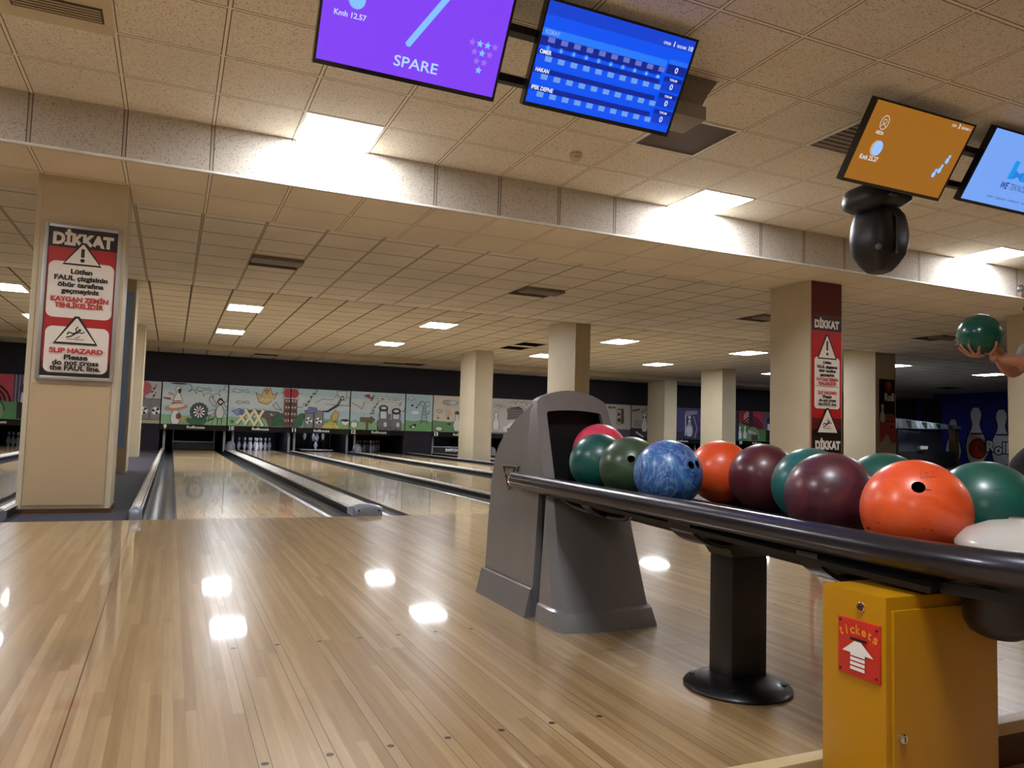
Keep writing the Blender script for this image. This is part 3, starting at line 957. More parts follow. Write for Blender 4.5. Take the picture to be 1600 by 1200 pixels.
def art10(a, W):
    bg(a, W)
    bird(a, 0.1, 0.98, 0.55); bird(a, 0.2, 0.66, 0.45); 
    pts = []
    for x, y in ((0.72, 0.98), (0.82, 0.7), (1.05, 0.64), (1.25, 0.82), (1.32, 1.0), (1.2, 0.92), (1.12, 1.12), (1.02, 0.94), (0.95, 1.08), (0.88, 0.88)):
        pts.append((x, y))
    a.outl(pts, A_((206, 178, 120)), A_(INK), 0.014)
    for q in range(6):
        a.ell(0.86 + q * 0.065, 0.76 + 0.03 * (q % 2), 0.022, 0.03, A_((228, 214, 170)), 8)
    a.ell(1.02, 1.07, 0.05, 0.07, A_((190, 130, 80)))
    a.poly([(0.42, 0.46), (1.08, 0.46), (1.4, 0.43), (1.32, 0.02), (1.12, 0.0), (1.02, 0.22)], A_((92, 84, 76)))
    a.line([(0.42, 0.46), (1.08, 0.46), (1.4, 0.43), (1.32, 0.02)], 0.016, A_(INK))
    a.line([(1.02, 0.24), (1.36, 0.26)], 0.01, A_(INK))
    for x, y, s in ((0.36, 0.08, 0.32), (0.58, 0.06, 0.4), (0.82, 0.03, 0.43)):
        a.line([(x - 0.1, y), (x + 0.14, y + s)], 0.1, A_((58, 52, 46))); a.line([(x - 0.1, y + s), (x + 0.14, y)], 0.1, A_((58, 52, 46)))
        a.line([(x - 0.11, y), (x + 0.13, y + s)], 0.075, A_((226, 218, 178))); a.line([(x - 0.11, y + s), (x + 0.13, y)], 0.075, A_((226, 218, 178)))
    a.text('n..', 1.2, 0.33, 0.07, A_((230, 230, 224)))
    a.outl([(0.1, 0.42), (0.3, 0.5), (0.42, 0.36), (0.26, 0.3)], A_((132, 148, 176)), A_(INK), 0.012)
    a.ell(0.36, 0.4, 0.07, 0.09, A_((92, 108, 150)))
    a.ell(0.12, 0.12, 0.05, 0.05, A_((60, 110, 80)))
    a.outl([(1.2, 0.62), (1.3, 0.72), (1.38, 0.58), (1.46, 0.5), (1.3, 0.52)], A_((200, 202, 200)), A_(INK), 0.014)
    leaf(a, 1.36, 0.22, 0.7, 0.9); leaf(a, 1.46, 0.12, 0.6, 0.2)
    totem(a, 1.62)
def totem(a, x):
    a.ell(x, 1.0, 0.13, 0.14, A_((170, 36, 40)))
    for q in range(8):
        t = q * PI / 4
        a.line([(x + 0.14 * math.cos(t), 1.0 + 0.15 * math.sin(t)), (x + 0.2 * math.cos(t), 1.0 + 0.22 * math.sin(t))], 0.014, A_((150, 40, 40)))
    a.outl([(x - 0.1, 0.0), (x + 0.1, 0.0), (x + 0.09, 0.82), (x - 0.09, 0.82)], A_((118, 78, 66)), A_(INK), 0.014)
    for q in range(4):
        a.rect(x - 0.07, 0.08 + q * 0.19, x + 0.07, 0.13 + q * 0.19, A_((70, 40, 36)))
        a.ell(x - 0.04, 0.2 + q * 0.19, 0.022, 0.022, A_((220, 210, 200)), 8); a.ell(x + 0.04, 0.2 + q * 0.19, 0.022, 0.022, A_((220, 210, 200)), 8)
def art11(a, W):
    bg(a, W)
    totem(a, -0.02 + 0.1)
    leaf(a, 0.24, 0.22, 0.75, 1.0); leaf(a, 0.2, 0.08, 0.5, 0.4)
    for q, (x, y) in enumerate(((0.5, 0.78), (0.56, 0.92), (0.66, 1.02), (0.42, 0.66))):
        a.note(x, y, 0.16, A_(INK))
    a.poly([(0.75, 0.5), (1.0, 0.54), (1.3, 0.72), (1.45, 1.0), (1.5, 0.98), (1.38, 0.68), (1.08, 0.48)], A_((36, 38, 44)))
    a.line([(0.78, 0.52), (1.05, 0.55), (1.34, 0.76), (1.46, 1.0)], 0.016, A_((226, 226, 222)))
    a.line([(0.7, 0.74), (0.9, 0.88), (1.2, 0.86), (1.3, 1.0), (1.7, 0.94), (1.7, 0.7), (1.0, 0.72)], 0.012, A_(INK))
    a.outl([(1.3, 1.12), (1.62, 1.14), (1.58, 0.86), (1.4, 0.9)], A_((196, 204, 208)), A_(INK), 0.012)
    a.ell(1.48, 0.92, 0.06, 0.07, A_(INK)); a.ell(1.48, 0.92, 0.03, 0.035, A_((220, 220, 220)))
    speakers(a, 0.4, 0.0, 1.0)
    a.outl([(0.46, 0.42), (0.72, 0.46), (0.74, 0.6), (0.5, 0.62)], A_((104, 118, 160)), A_(INK), 0.012)
    a.line([(0.1, 0.5), (0.2, 0.62), (0.3, 0.58), (0.36, 0.72), (0.5, 0.68)], 0.014, A_(INK))
    for q in range(5):
        a.ell(1.02 + q * 0.07, 0.1 + 0.02 * (q % 2), 0.05, 0.13, A_((206, 196, 90)), 12, 0.4 * (q - 2))
        a.arc(1.02 + q * 0.07, 0.1, 0.05, 0, PI, 0.01, A_(INK), 8, 0.12)
    a.outl([(1.16, 0.36), (1.28, 0.54), (1.4, 0.46), (1.36, 0.3), (1.24, 0.2)], A_((206, 170, 90)), A_(INK), 0.012)
    a.outl([(1.46, 0.28), (1.72, 0.26), (1.68, 0.14), (1.6, 0.1), (1.5, 0.14)], A_((228, 228, 222)), A_(INK), 0.012)
    a.ell(1.59, 0.26, 0.12, 0.04, A_((52, 38, 30)))
def art12(a, W):
    bg(a, W)
    a.outl([(0.4, 1.04), (0.54, 1.08), (0.62, 0.96), (0.72, 1.08), (0.66, 0.94), (0.5, 0.98)], A_((176, 40, 46)), A_(INK), 0.01)
    a.outl([(0.84, 0.9), (1.56, 0.86), (1.56, 0.98), (0.84, 1.04)], A_((226, 228, 224)), A_(INK), 0.01)
    a.text('OBJECT RELOADED IS', 1.2, 0.92, 0.06, A_(INK), 0.64, rot=-0.05)
    for q in range(9):
        a.note(0.62 + 0.06 * (q % 4) + (0.9 if q > 5 else 0), 0.5 + 0.1 * (q % 5), 0.12, A_(INK))
    a.line([(0.02, 0.8), (0.2, 0.72), (0.34, 0.62), (0.42, 0.86)], 0.012, A_(INK))
    a.rect(0.48, 0.0, 0.55, 0.3, A_((104, 84, 62)))
    a.outl([(0.3, 0.24), (0.62, 0.24), (0.62, 0.18), (0.76, 0.31), (0.62, 0.42), (0.62, 0.37), (0.3, 0.37)], A_((112, 92, 68)), A_(INK), 0.012)
    a.ell(0.12, 0.14, 0.1, 0.09, A_((226, 226, 220))); a.arc(0.12, 0.14, 0.1, 0, 2 * PI, 0.012, A_(INK)); a.line([(0.12, 0.2), (0.16, 0.3)], 0.014, A_(INK))
    for x, hh in ((0.84, 0.62), (1.24, 0.54)):
        a.outl([(x, 0.02), (x + 0.34, 0.02), (x + 0.34, 0.3), (x + 0.3, 0.3), (x + 0.3, hh), (x + 0.05, hh), (x + 0.05, 0.3), (x, 0.3)], A_((120, 116, 124)), A_(INK), 0.014)
        a.rect(x + 0.08, 0.36, x + 0.26, hh - 0.05, A_((214, 214, 212)))
        a.rect(x + 0.19, 0.1, x + 0.28, 0.24, A_((210, 210, 208)))
        a.arc(x + 0.17, hh + 0.06, 0.12, 0, 2 * PI, 0.04, A_(INK), 14, 0.07); a.ell(x + 0.17, hh + 0.06, 0.07, 0.04, A_((226, 226, 226)))
    a.rect(1.12, 0.02, 1.24, 0.5, A_((112, 108, 116)))
    cloudline(a, [(0.85, 0.02), (0.95, 0.06), (1.1, 0.02), (1.25, 0.06), (1.4, 0.02), (1.56, 0.05)])
def arttower(a, W):
    bg(a, W, (170, 196, 200), (110, 160, 104), 0.26)
    a.ell(0.17, 1.02, 0.1, 0.05, A_((206, 210, 208))); a.arc(0.17, 1.02, 0.1, 0, 2 * PI, 0.012, A_(INK), 14, 0.05)
    for sx in (-1, 1):
        a.line([(0.6 + sx * 0.11, 0.24), (0.6 + sx * 0.03, 0.8)], 0.014, A_(INK))
    for q in range(5):
        a.line([(0.5 + q * 0.015, 0.28 + q * 0.1), (0.69 - q * 0.015, 0.36 + q * 0.1)], 0.01, A_(INK)); a.line([(0.69 - q * 0.015, 0.28 + q * 0.1), (0.5 + q * 0.015, 0.36 + q * 0.1)], 0.01, A_(INK))
    a.arc(0.52, 0.86, 0.08, 0, 2 * PI, 0.012, A_(INK)); a.arc(0.7, 0.86, 0.08, 0, 2 * PI, 0.012, A_(INK))
    a.ell(0.3, 0.58, 0.12, 0.05, A_((222, 222, 220))); a.note(0.34, 0.74, 0.14, A_(INK)); a.note(0.72, 0.56, 0.12, A_(INK)); a.ell(0.2, 0.8, 0.04, 0.03, A_(INK))
    a.poly([(0.1, 0.12), (0.3, 0.24), (0.36, 0.18), (0.26, 0.08)], A_(INK)); a.ell(0.25, 0.13, 0.05, 0.03, A_((220, 224, 214)))
def art13(a, W):
    bg(a, W, (206, 196, 178), (96, 140, 88), 0.28)
    a.ell(0.56, 0.94, 0.26, 0.08, A_((176, 172, 166))); a.ell(0.66, 0.95, 0.12, 0.11, A_((206, 204, 200))); a.arc(0.56, 0.94, 0.26, 0, 2 * PI, 0.012, A_(INK), 16, 0.08)
    a.ell(0.2, 0.66, 0.1, 0.05, A_((190, 190, 180))); a.arc(0.2, 0.66, 0.1, 0, 2 * PI, 0.012, A_(INK), 14, 0.05)
    for q in range(3):
        a.line([(0.44 + q * 0.07, 0.5), (0.44 + q * 0.07, 0.7)], 0.022, A_((196, 140, 96)))
    a.ell(0.5, 0.44, 0.05, 0.05, A_((110, 70, 50))); a.ell(0.16, 0.44, 0.03, 0.03, A_((90, 70, 60)))
    a.pinfig(0.8, 0.04, 0.62, A_((222, 220, 206)), A_(INK), 0.014); a.ell(0.8, 0.62, 0.09, 0.06, A_((90, 70, 54)))
    a.ell(0.2, 0.1, 0.12, 0.07, A_((210, 216, 200))); a.arc(0.2, 0.1, 0.12, 0, 2 * PI, 0.02, A_(INK), 14, 0.07)
    a.poly([(0.44, 0.26), (0.6, 0.3), (0.58, 0.22)], A_(INK))
    bird(a, 1.1, 0.8, 0.6); a.pinfig(1.3, 0.05, 0.5, A_((222, 220, 206)), A_(INK), 0.014)
def art14(a, W):
    a.rect(0, 0, W, H, A_((196, 192, 184)))
    cloudline(a, [(0.9, 1.0), (1.1, 0.96), (1.3, 1.02), (1.5, 0.94), (1.7, 1.0)])
    cloudline(a, [(0.5, 0.8), (0.8, 0.7), (1.1, 0.78), (1.5, 0.66)])
    a.poly([(0.82, 0.82), (1.2, 0.88), (1.4, 0.78), (1.38, 0.5), (0.8, 0.46)], A_((116, 110, 108)))
    for q in range(4):
        a.line([(0.82, 0.54 + q * 0.08), (1.2, 0.57 + q * 0.09), (1.39, 0.55 + q * 0.07)], 0.014, A_((60, 56, 56)))
    a.poly([(0.78, 0.84), (1.2, 0.92), (1.46, 0.8), (1.2, 0.84)], A_((70, 64, 64)))
    a.ell(1.1, 0.24, 0.3, 0.14, A_((226, 226, 224))); a.ell(1.4, 0.3, 0.22, 0.12, A_((220, 220, 218))); a.ell(0.86, 0.16, 0.2, 0.1, A_((222, 222, 220)))
    a.poly([(0.76, 0.14), (0.92, 0.22), (0.98, 0.12)], A_(INK)); a.rect(0, 0, W, 0.05, A_((130, 126, 122)))
    a.pinfig(0.4, 0.1, 0.6, A_((226, 226, 224)), A_(INK), 0.014); bird(a, 0.2, 0.9, 0.5)
def art16(a, W):
    a.rect(0, 0, W, H, A_((170, 164, 154))); a.rect(0, 0, W, 0.28, A_((84, 74, 78)))
    a.outl([(1.56, 0.46), (1.86, 0.5), (1.84, 1.0), (1.6, 0.98)], A_((82, 74, 66)), A_(INK), 0.02)
    a.outl([(1.56, 0.46), (1.74, 0.46), (1.74, 0.98), (1.58, 0.96)], A_((176, 166, 142)), A_(INK), 0.014)
    a.ell(1.65, 0.8, 0.05, 0.06, A_(INK)); a.ell(1.66, 0.6, 0.06, 0.08, A_(INK))
    bird(a, 1.2, 1.02, 0.4, (90, 86, 80)); a.pinfig(0.6, 0.1, 0.6, A_((216, 214, 208)), A_(INK), 0.014)
def artgap16(a, W):
    a.rect(0, 0, W, H, A_((164, 158, 150))); a.rect(0, 0, W, 0.34, A_((60, 48, 56)))
    a.pinfig(0.55, 0.22, 0.66, A_((206, 206, 206)), A_(INK), 0.014)
    a.line([(0.42, 0.92), (0.66, 1.04)], 0.05, A_((120, 116, 112)))
    a.ell(0.5, 0.74, 0.03, 0.04, A_(INK)); a.ell(0.6, 0.74, 0.03, 0.04, A_(INK))
    a.poly([(0.02, 0.98), (0.34, 1.04), (0.34, 0.98), (0.02, 0.92)], A_((66, 62, 60)))
    a.line([(0.2, 0.2), (0.5, 0.04)], 0.06, A_((206, 204, 206))); a.rect(0.1, 0.38, 0.4, 0.62, A_((140, 136, 130)))
def art17(a, W):
    a.rect(0, 0, W, H, A_((70, 62, 128))); a.poly([(0, 0), (W, 0), (W, 0.3), (0, 0.24)], A_((38, 32, 66)))
    a.poly([(0.96, 0.1), (0.98, 0.8), (1.12, 1.0), (1.5, 0.92), (1.66, 0.6), (1.6, 0.0)], A_((52, 48, 104)))
    a.poly([(0.98, 0.82), (1.06, 1.04), (1.58, 1.06), (1.56, 0.94), (1.2, 0.88)], A_((150, 146, 168)))
    a.pinfig(1.22, 0.1, 0.78, A_((208, 208, 222)), A_((26, 24, 40)), 0.014)
    for sx in (-1, 1): a.ell(1.22 + sx * 0.05, 0.74, 0.03, 0.04, A_((24, 22, 34)))
    for q in range(3): a.line([(1.15, 0.6 - q * 0.05), (1.29, 0.6 - q * 0.05)], 0.018, A_((40, 36, 60)))
    a.line([(1.46, 0.06), (1.56, 0.4), (1.4, 0.86)], 0.03, A_((176, 176, 200))); a.line([(1.04, 0.14), (1.04, 0.86)], 0.05, A_((206, 206, 216)))
    a.pinfig(0.5, 0.08, 0.7, A_((208, 208, 222)), A_((26, 24, 40)), 0.014); a.pinfig(1.7, 0.08, 0.5, A_((208, 208, 222)), A_((26, 24, 40)), 0.014)
def artradio(a, W):
    a.rect(0, 0, W, H, A_((186, 62, 78))); a.rect(0, 0, W * 0.34, H, A_((150, 40, 46)))
    a.ell(0.45, 0.9, 0.2, 0.22, A_((210, 150, 148)))
    a.rect(W * 0.72, 0, W, H, A_((70, 58, 92)))
    for q in range(6):
        a.line([(W * 0.75 + q * 0.08, 0.3), (W * 0.75 + q * 0.08, H)], 0.025, A_((150, 140, 160)))
    for q, r in enumerate((0.52, 0.42, 0.33, 0.24)):
        a.arc(0.66, 0.4, r, 0, PI, 0.05, A_((40, 26, 32)), 18, r * 1.0)
    a.rect(0.5, 0.5, 0.7, H, A_((58, 36, 48)))
    a.poly([(0, 0), (W, 0), (W, 0.5), (W * 0.7, 0.44), (W * 0.4, 0.52), (0, 0.68)], A_((84, 138, 84)))
    a.ell(0.7, 0.22, 0.36, 0.34, A_((128, 148, 116))); a.arc(0.7, 0.22, 0.36, 0, PI, 0.03, A_((40, 60, 44)), 18, 0.34)
    for q in range(4): a.rect(0.48 + q * 0.1, 0.28, 0.55 + q * 0.1, 0.42 - 0.03 * q, A_((206, 210, 196)))
    a.rect(0.62, 0.02, 0.94, 0.24, A_((70, 70, 66)))
    a.pinfig(0.06, 0.06, 0.5, A_((216, 222, 220)), A_((30, 50, 40)), 0.012); a.pinfig(0.3, 0.08, 0.5, A_((216, 222, 220)), A_((30, 50, 40)), 0.012)
    a.rect(W * 0.78, 0.02, W * 0.96, 0.46, A_((38, 28, 32)))
    a.poly([(W * 0.82, 0.44), (W * 0.94, 0.44), (W * 0.93, 0.74), (W * 0.83, 0.74)], A_((222, 224, 232)))
    a.ell(W * 0.875, 0.8, 0.13, 0.12, A_((52, 42, 88))); a.line([(W * 0.86, 0.72), (W * 0.99, 0.7)], 0.03, A_((52, 42, 88)))
def artgap8(a, W):
    bg(a, W, (190, 190, 188), (166, 160, 120), 0.2)
    a.ell(0.45, 0.95, 0.2, 0.2, A_((180, 90, 96))); a.ell(0.42, 0.7, 0.1, 0.14, A_((176, 110, 112)))
    for q in range(4): a.note(0.66 + 0.05 * (q % 2), 0.66 + q * 0.1, 0.14, A_(INK))
    speakers(a, 0.34, 0.1, 1.1)
def artnavy(a, W):
    a.rect(0, 0, W, H, A_((40, 44, 76))); a.pinfig(0.5, 0.1, 0.8, A_((200, 204, 214)), A_(INK), 0.014); a.ell(1.2, 0.6, 0.3, 0.3, A_((90, 60, 70)))
masks = [(-4.99, -3.27, 7, artradio, 'red mask panel with green hills, at the left edge of the picture'),
         (-3.25, -1.23, 8, artnavy, 'navy mask panel hidden behind the poster column'),
         (-1.21, -0.31, None, artgap8, 'narrow mask panel with grey speakers left of lane 9'),
         (-0.29, 1.41, 9, art9, 'mask panel above lane 9 with a pin in a red scarf'),
         (1.43, 3.13, 10, art10, 'mask panel above lane 10 with big XXX letters'),
         (3.15, 4.88, 11, art11, 'mask panel above lane 11 with speakers and a slide'),
         (4.90, 6.60, 12, art12, 'mask panel above lane 12 with a signpost arrow'),
         (6.62, 7.50, None, arttower, 'narrow mask panel with a radio tower right of lane 12'),
         (7.52, 9.25, 13, art13, 'beige mask panel above lane 13 with spoons and a pin'),
         (9.27, 11.0, 14, art14, 'grey mask panel above lane 14 with a building'),
         (11.02, 12.7, 15, art14, 'grey mask panel hidden behind the ball hood'),
         (12.72, 14.88, 16, art16, 'grey mask panel with a tall speaker box above lane 16'),
         (14.90, 16.15, None, artgap16, 'grey mask panel with a pale pin beside the ball hood'),
         (16.2, 17.95, 17, art17, 'purple mask panel with hooded pins between two columns'),
         (17.97, 19.68, 18, artnavy, 'navy mask panel hidden behind a column'),
         (19.70, 21.42, 19, artradio, 'red and green mask panel numbered 19'),
         (21.44, 23.2, 20, artnavy, 'navy mask panel behind the red banner column')]
for x0, x1, num, fn, lab in masks:
    t = thing('masking_panel', lab, 'mask panel', ((x0 + x1) / 2, 23.0, 0.72), group='painted mask panels over the pins')
    boxo('board', (x0, 22.99, 0.72), (x1, 23.03, 0.72 + H), M['black'], t)
    a = Art((x0 + 0.006, 22.99, 0.725), (1, 0, 0), (0, 0, 1), (0, -1, 0), 0.0008)
    fn(a, x1 - x0 - 0.012)
    # keep the print inside its board
    bm = a.b.bm
    for co, no in (((x1 - 0.006, 0, 0), (1, 0, 0)), ((x0 + 0.006, 0, 0), (-1, 0, 0)), ((0, 0, 0.72 + H - 0.004), (0, 0, 1)), ((0, 0, 0.724), (0, 0, -1))):
        bmesh.ops.bisect_plane(bm, geom=bm.verts[:] + bm.edges[:] + bm.faces[:], plane_co=co, plane_no=no, clear_outer=True)
    a.build('artwork', t)
    if num:
        boxo('number_board', (x0, 22.97, 0.57), (x1, 23.03, 0.72), M['tvframe'], t)
        a = Art((x0, 22.97, 0.57), (1, 0, 0), (0, 0, 1), (0, -1, 0), 0.001)
        a.text(str(num), 0.12, 0.03, 0.105, M['white'], align='C', bold=0.05)
        a.text('Rollhouse', (x1 - x0) * 0.53, 0.05, 0.068, M['white'], 0.46, bold=0.03)
        a.build('lettering', t)

# ------------------------------------------------------------------ signs on the columns
def slipman(a, cx, cy, s, mt):
    a.ell(cx + 0.14 * s, cy + 0.18 * s, 0.065 * s, 0.065 * s, mt, 12)
    a.line([(cx + 0.1 * s, cy + 0.1 * s), (cx - 0.12 * s, cy - 0.02 * s)], 0.1 * s, mt)
    a.line([(cx + 0.02 * s, cy + 0.1 * s), (cx - 0.02 * s, cy + 0.22 * s), (cx + 0.06 * s, cy + 0.34 * s)], 0.05 * s, mt)
    a.line([(cx + 0.1 * s, cy + 0.08 * s), (cx + 0.24 * s, cy + 0.04 * s), (cx + 0.34 * s, cy + 0.12 * s)], 0.05 * s, mt)
    a.line([(cx - 0.1 * s, cy + 0.0 * s), (cx - 0.3 * s, cy + 0.06 * s), (cx - 0.36 * s, cy - 0.04 * s)], 0.06 * s, mt)
    a.line([(cx - 0.06 * s, cy - 0.02 * s), (cx - 0.2 * s, cy - 0.12 * s), (cx - 0.38 * s, cy - 0.18 * s)], 0.06 * s, mt)
    a.line([(cx - 0.02 * s, cy - 0.2 * s), (cx + 0.1 * s, cy - 0.16 * s), (cx + 0.16 * s, cy - 0.1 * s)], 0.03 * s, mt)
    a.line([(cx - 0.36 * s, cy - 0.26 * s), (cx + 0.34 * s, cy - 0.26 * s)], 0.025 * s, mt)
def warn_tri(a, cx, y0, w_, h_, kind):
    e = w_ * 0.07
    a.poly([(cx - w_ / 2 - e, y0 - e * 0.8), (cx + w_ / 2 + e, y0 - e * 0.8), (cx + w_ * 0.04 + e * 0.3, y0 + h_ + e * 0.9), (cx - w_ * 0.04 - e * 0.3, y0 + h_ + e * 0.9)], M['signblack'])
    a.poly([(cx - w_ / 2, y0), (cx + w_ / 2, y0), (cx + w_ * 0.02, y0 + h_), (cx - w_ * 0.02, y0 + h_)], M['signwhite'])
    if kind == '!':
        a.rect(cx - w_ * 0.05, y0 + h_ * 0.34, cx + w_ * 0.05, y0 + h_ * 0.78, M['signblack'])
        a.ell(cx, y0 + h_ * 0.18, w_ * 0.065, w_ * 0.065, M['signblack'], 16)
    else:
        slipman(a, cx, y0 + h_ * 0.36, w_ * 0.62, M['signblack'])

sx0, sx1, sz0, sz1 = -0.985, -0.445, 1.018, 2.246
t = thing('warning_poster', 'framed red and white bilingual warning poster on the left column', 'poster', ((sx0 + sx1) / 2, 6.83, sz0))
fr = B().m(M['alu'])
for lo, hi in (((sx0, sz0), (sx0 + 0.03, sz1)), ((sx1 - 0.03, sz0), (sx1, sz1)), ((sx0 + 0.03, sz0), (sx1 - 0.03, sz0 + 0.03)), ((sx0 + 0.03, sz1 - 0.03), (sx1 - 0.03, sz1))):
    fr.box((lo[0], 6.815, lo[1]), (hi[0], 6.846, hi[1]), 0.005)
fr.build('frame', t)
boxo('backing', (sx0 + 0.02, 6.83, sz0 + 0.02), (sx1 - 0.02, 6.845, sz1 - 0.02), M['signblack'], t)
W_, H_ = sx1 - sx0 - 0.06, sz1 - sz0 - 0.06
a = Art((sx0 + 0.03, 6.83, sz0 + 0.03), (1, 0, 0), (0, 0, 1), (0, -1, 0), 0.0004)
def fy(v): return H_ * (1 - v)
a.rect(0.004, fy(0.9), W_ - 0.004, fy(0.13), M['signred'])
a.rect(0.004, fy(0.95), W_ - 0.004, fy(0.9), M['signdark'])
a.text('DİKKAT', W_ / 2, fy(0.108), 0.085, M['signwhite'], W_ * 0.88, bold=0.06)
a.rrect(0.012, fy(0.605), W_ - 0.012, fy(0.225), 0.05, M['signwhite'])
a.rrect(0.02, fy(0.975), W_ - 0.02, fy(0.665), 0.05, M['signwhite'])
warn_tri(a, W_ / 2, fy(0.235), 0.24, 0.155, '!')
for tx, v, wd, mt in (('Lütfen', 0.305, 0.15, 'signblack'), ('FAUL çizgisinin', 0.35, 0.37, 'signblack'), ('öbür tarafına', 0.395, 0.32, 'signblack'), ('geçmeyiniz', 0.437, 0.265, 'signblack'), ('KAYGAN ZEMİN', 0.495, 0.4, 'textred'), ('TEHLİKELİDİR', 0.537, 0.34, 'textred')):
    a.text(tx, W_ / 2, fy(v), 0.036, M[mt], wd, bold=0.045)
warn_tri(a, W_ / 2 - 0.01, fy(0.77), 0.27, 0.19, 'slip')
for tx, v, wd, mt in (('SLIP HAZARD', 0.842, 0.37, 'textred'), ('Please', 0.885, 0.165, 'signblack'), ('do not cross', 0.922, 0.32, 'signblack'), ('the FAUL line.', 0.958, 0.35, 'signblack')):
    a.text(tx, W_ / 2, fy(v), 0.036, M[mt], wd, bold=0.045)
a.build('print', t)

t = thing('warning_banner', 'tall red and black bilingual warning banner on the right column', 'banner', (7.075, 6.72, 0.55))
boxo('backing', (6.84, 6.712, 0.55), (7.31, 6.724, 2.62), M['signred'], t)
a = Art((6.84, 6.712, 0.0), (1, 0, 0), (0, 0, 1), (0, -1, 0), 0.0005)
bw = 0.47; cx = bw / 2
a.rect(0, 2.2, bw, 2.62, M['signdark'])
a.rect(0, 2.04, bw, 2.2, M['signblack'])
a.text('DİKKAT', cx, 2.075, 0.085, M['signwhite'], bw * 0.84, bold=0.06)
a.rect(0, 0.55, bw, 0.87, M['signblack'])
a.rect(0, 0.87, bw, 1.0, M['signdark'])
a.rrect(0.035, 1.11, bw - 0.035, 1.72, 0.04, M['signwhite'])
a.line([(0.05, 1.375), (bw - 0.05, 1.375)], 0.006, M['signdark'])
warn_tri(a, cx, 1.715, 0.27, 0.26, '!')
for tx, z, wd, mt in (('Lütfen', 1.645, 0.13, 'signblack'), ('FAUL çizgisinin', 1.592, 0.32, 'signblack'), ('öbür tarafına', 1.545, 0.27, 'signblack'), ('geçmeyiniz', 1.497, 0.23, 'signblack'), ('KAYGAN ZEMİN', 1.442, 0.34, 'textred'), ('TEHLİKELİDİR', 1.393, 0.29, 'textred'),
                      ('SLIP HAZARD', 1.285, 0.3, 'textred'), ('Please', 1.24, 0.14, 'signblack'), ('do not cross', 1.196, 0.27, 'signblack'), ('the FAUL line.', 1.15, 0.29, 'signblack')):
    a.text(tx, cx, z, 0.033, M[mt], wd, bold=0.045)
warn_tri(a, cx, 0.83, 0.31, 0.27, 'slip')
a.text('DİKKAT', cx, 0.635, 0.09, M['signwhite'], bw * 0.84, bold=0.06)
a.build('print', t)

# black poster on the farther right column
t = thing('hanging_poster', 'black hanging poster with a red swallow-tailed end on a column', 'poster', (14.56, 12.1, 0.8))
b = B().m(M['signblack'])
b.prism([(14.32, 1.28), (14.8, 1.28), (14.8, 2.18), (14.32, 2.18)], 'Y', 12.09, 12.105)
b.build('banner_sheet', t, smooth=0)
b = B().m(A_((176, 70, 50)))
b.prism([(14.32, 0.78), (14.36, 0.78), (14.55, 1.0), (14.74, 0.76), (14.8, 0.76), (14.8, 1.32), (14.7, 1.4), (14.42, 1.4), (14.32, 1.32)], 'Y', 12.075, 12.09)
b.build('tail', t, smooth=0)
a = Art((14.32, 12.075, 0.78), (1, 0, 0), (0, 0, 1), (0, -1, 0), 0.001)
a.ell(0.25, 1.24, 0.1, 0.13, A_((150, 40, 36))); a.ell(0.28, 1.27, 0.05, 0.06, A_((190, 80, 66)))
a.text('Roll', 0.28, 0.92, 0.16, M['white'], 0.3, bold=0.05)
for q in range(3): a.rect(0.16, 0.6 - q * 0.1, 0.42, 0.612 - q * 0.1, A_((150, 146, 140)))
a.pinfig(0.06, 0.42, 0.42, A_((206, 196, 178)), A_((60, 40, 34)), 0.01)
for x, y in ((0.22, 0.46), (0.36, 0.47), (0.34, 0.34)): a.ell(x, y, 0.04, 0.035, A_((110, 30, 26)))
a.build('print', t)

# ------------------------------------------------------------------ mural on the right wall (plain pins and round ball badge)
t = thing('wall_mural', 'painted bowling pins and red ball badge on the blue right wall', 'mural', (XR - 0.02, 19.6, 0.2))
a = Art((XR - 0.01, 22.0, 0.0), (0, -1, 0), (0, 0, 1), (-1, 0, 0), 0.002)
EDGE = A_((14, 14, 34))
a.rect(0.0, 0.1, 0.9, 2.6, M['navy'])
a.pinfig(1.4, 0.1, 1.75, A_((170, 176, 188)), EDGE, 0.05)
a.pinfig(2.35, 0.1, 2.2, A_((196, 200, 210)), EDGE, 0.05)
a.rect(2.12, 1.22, 2.6, 1.3, A_((120, 30, 34)))
a.pinfig(3.35, 0.1, 2.1, A_((196, 202, 212)), EDGE, 0.05)
a.rect(3.12, 1.2, 3.6, 1.26, EDGE)
a.ell(2.42, 0.68, 0.42, 0.46, A_((206, 170, 110))); a.ell(2.42, 0.68, 0.36, 0.4, A_((70, 30, 20))); a.ell(2.42, 0.68, 0.31, 0.35, A_((150, 44, 30)))
for x, y in ((2.5, 0.74), (2.58, 0.66), (2.5, 0.62)): a.ell(x, y, 0.035, 0.04, A_((60, 20, 18)))
for ch, x, z in (('R', 2.95, 0.62), ('o', 3.24, 0.52), ('l', 3.46, 0.56), ('l', 3.58, 0.56)):
    a.text(ch, x, z, 0.36 if ch != 'o' else 0.34, EDGE, bold=0.13)
    a.text(ch, x, z, 0.36 if ch != 'o' else 0.34, A_((222, 222, 226)), bold=0.05)
a.build('painting', t)

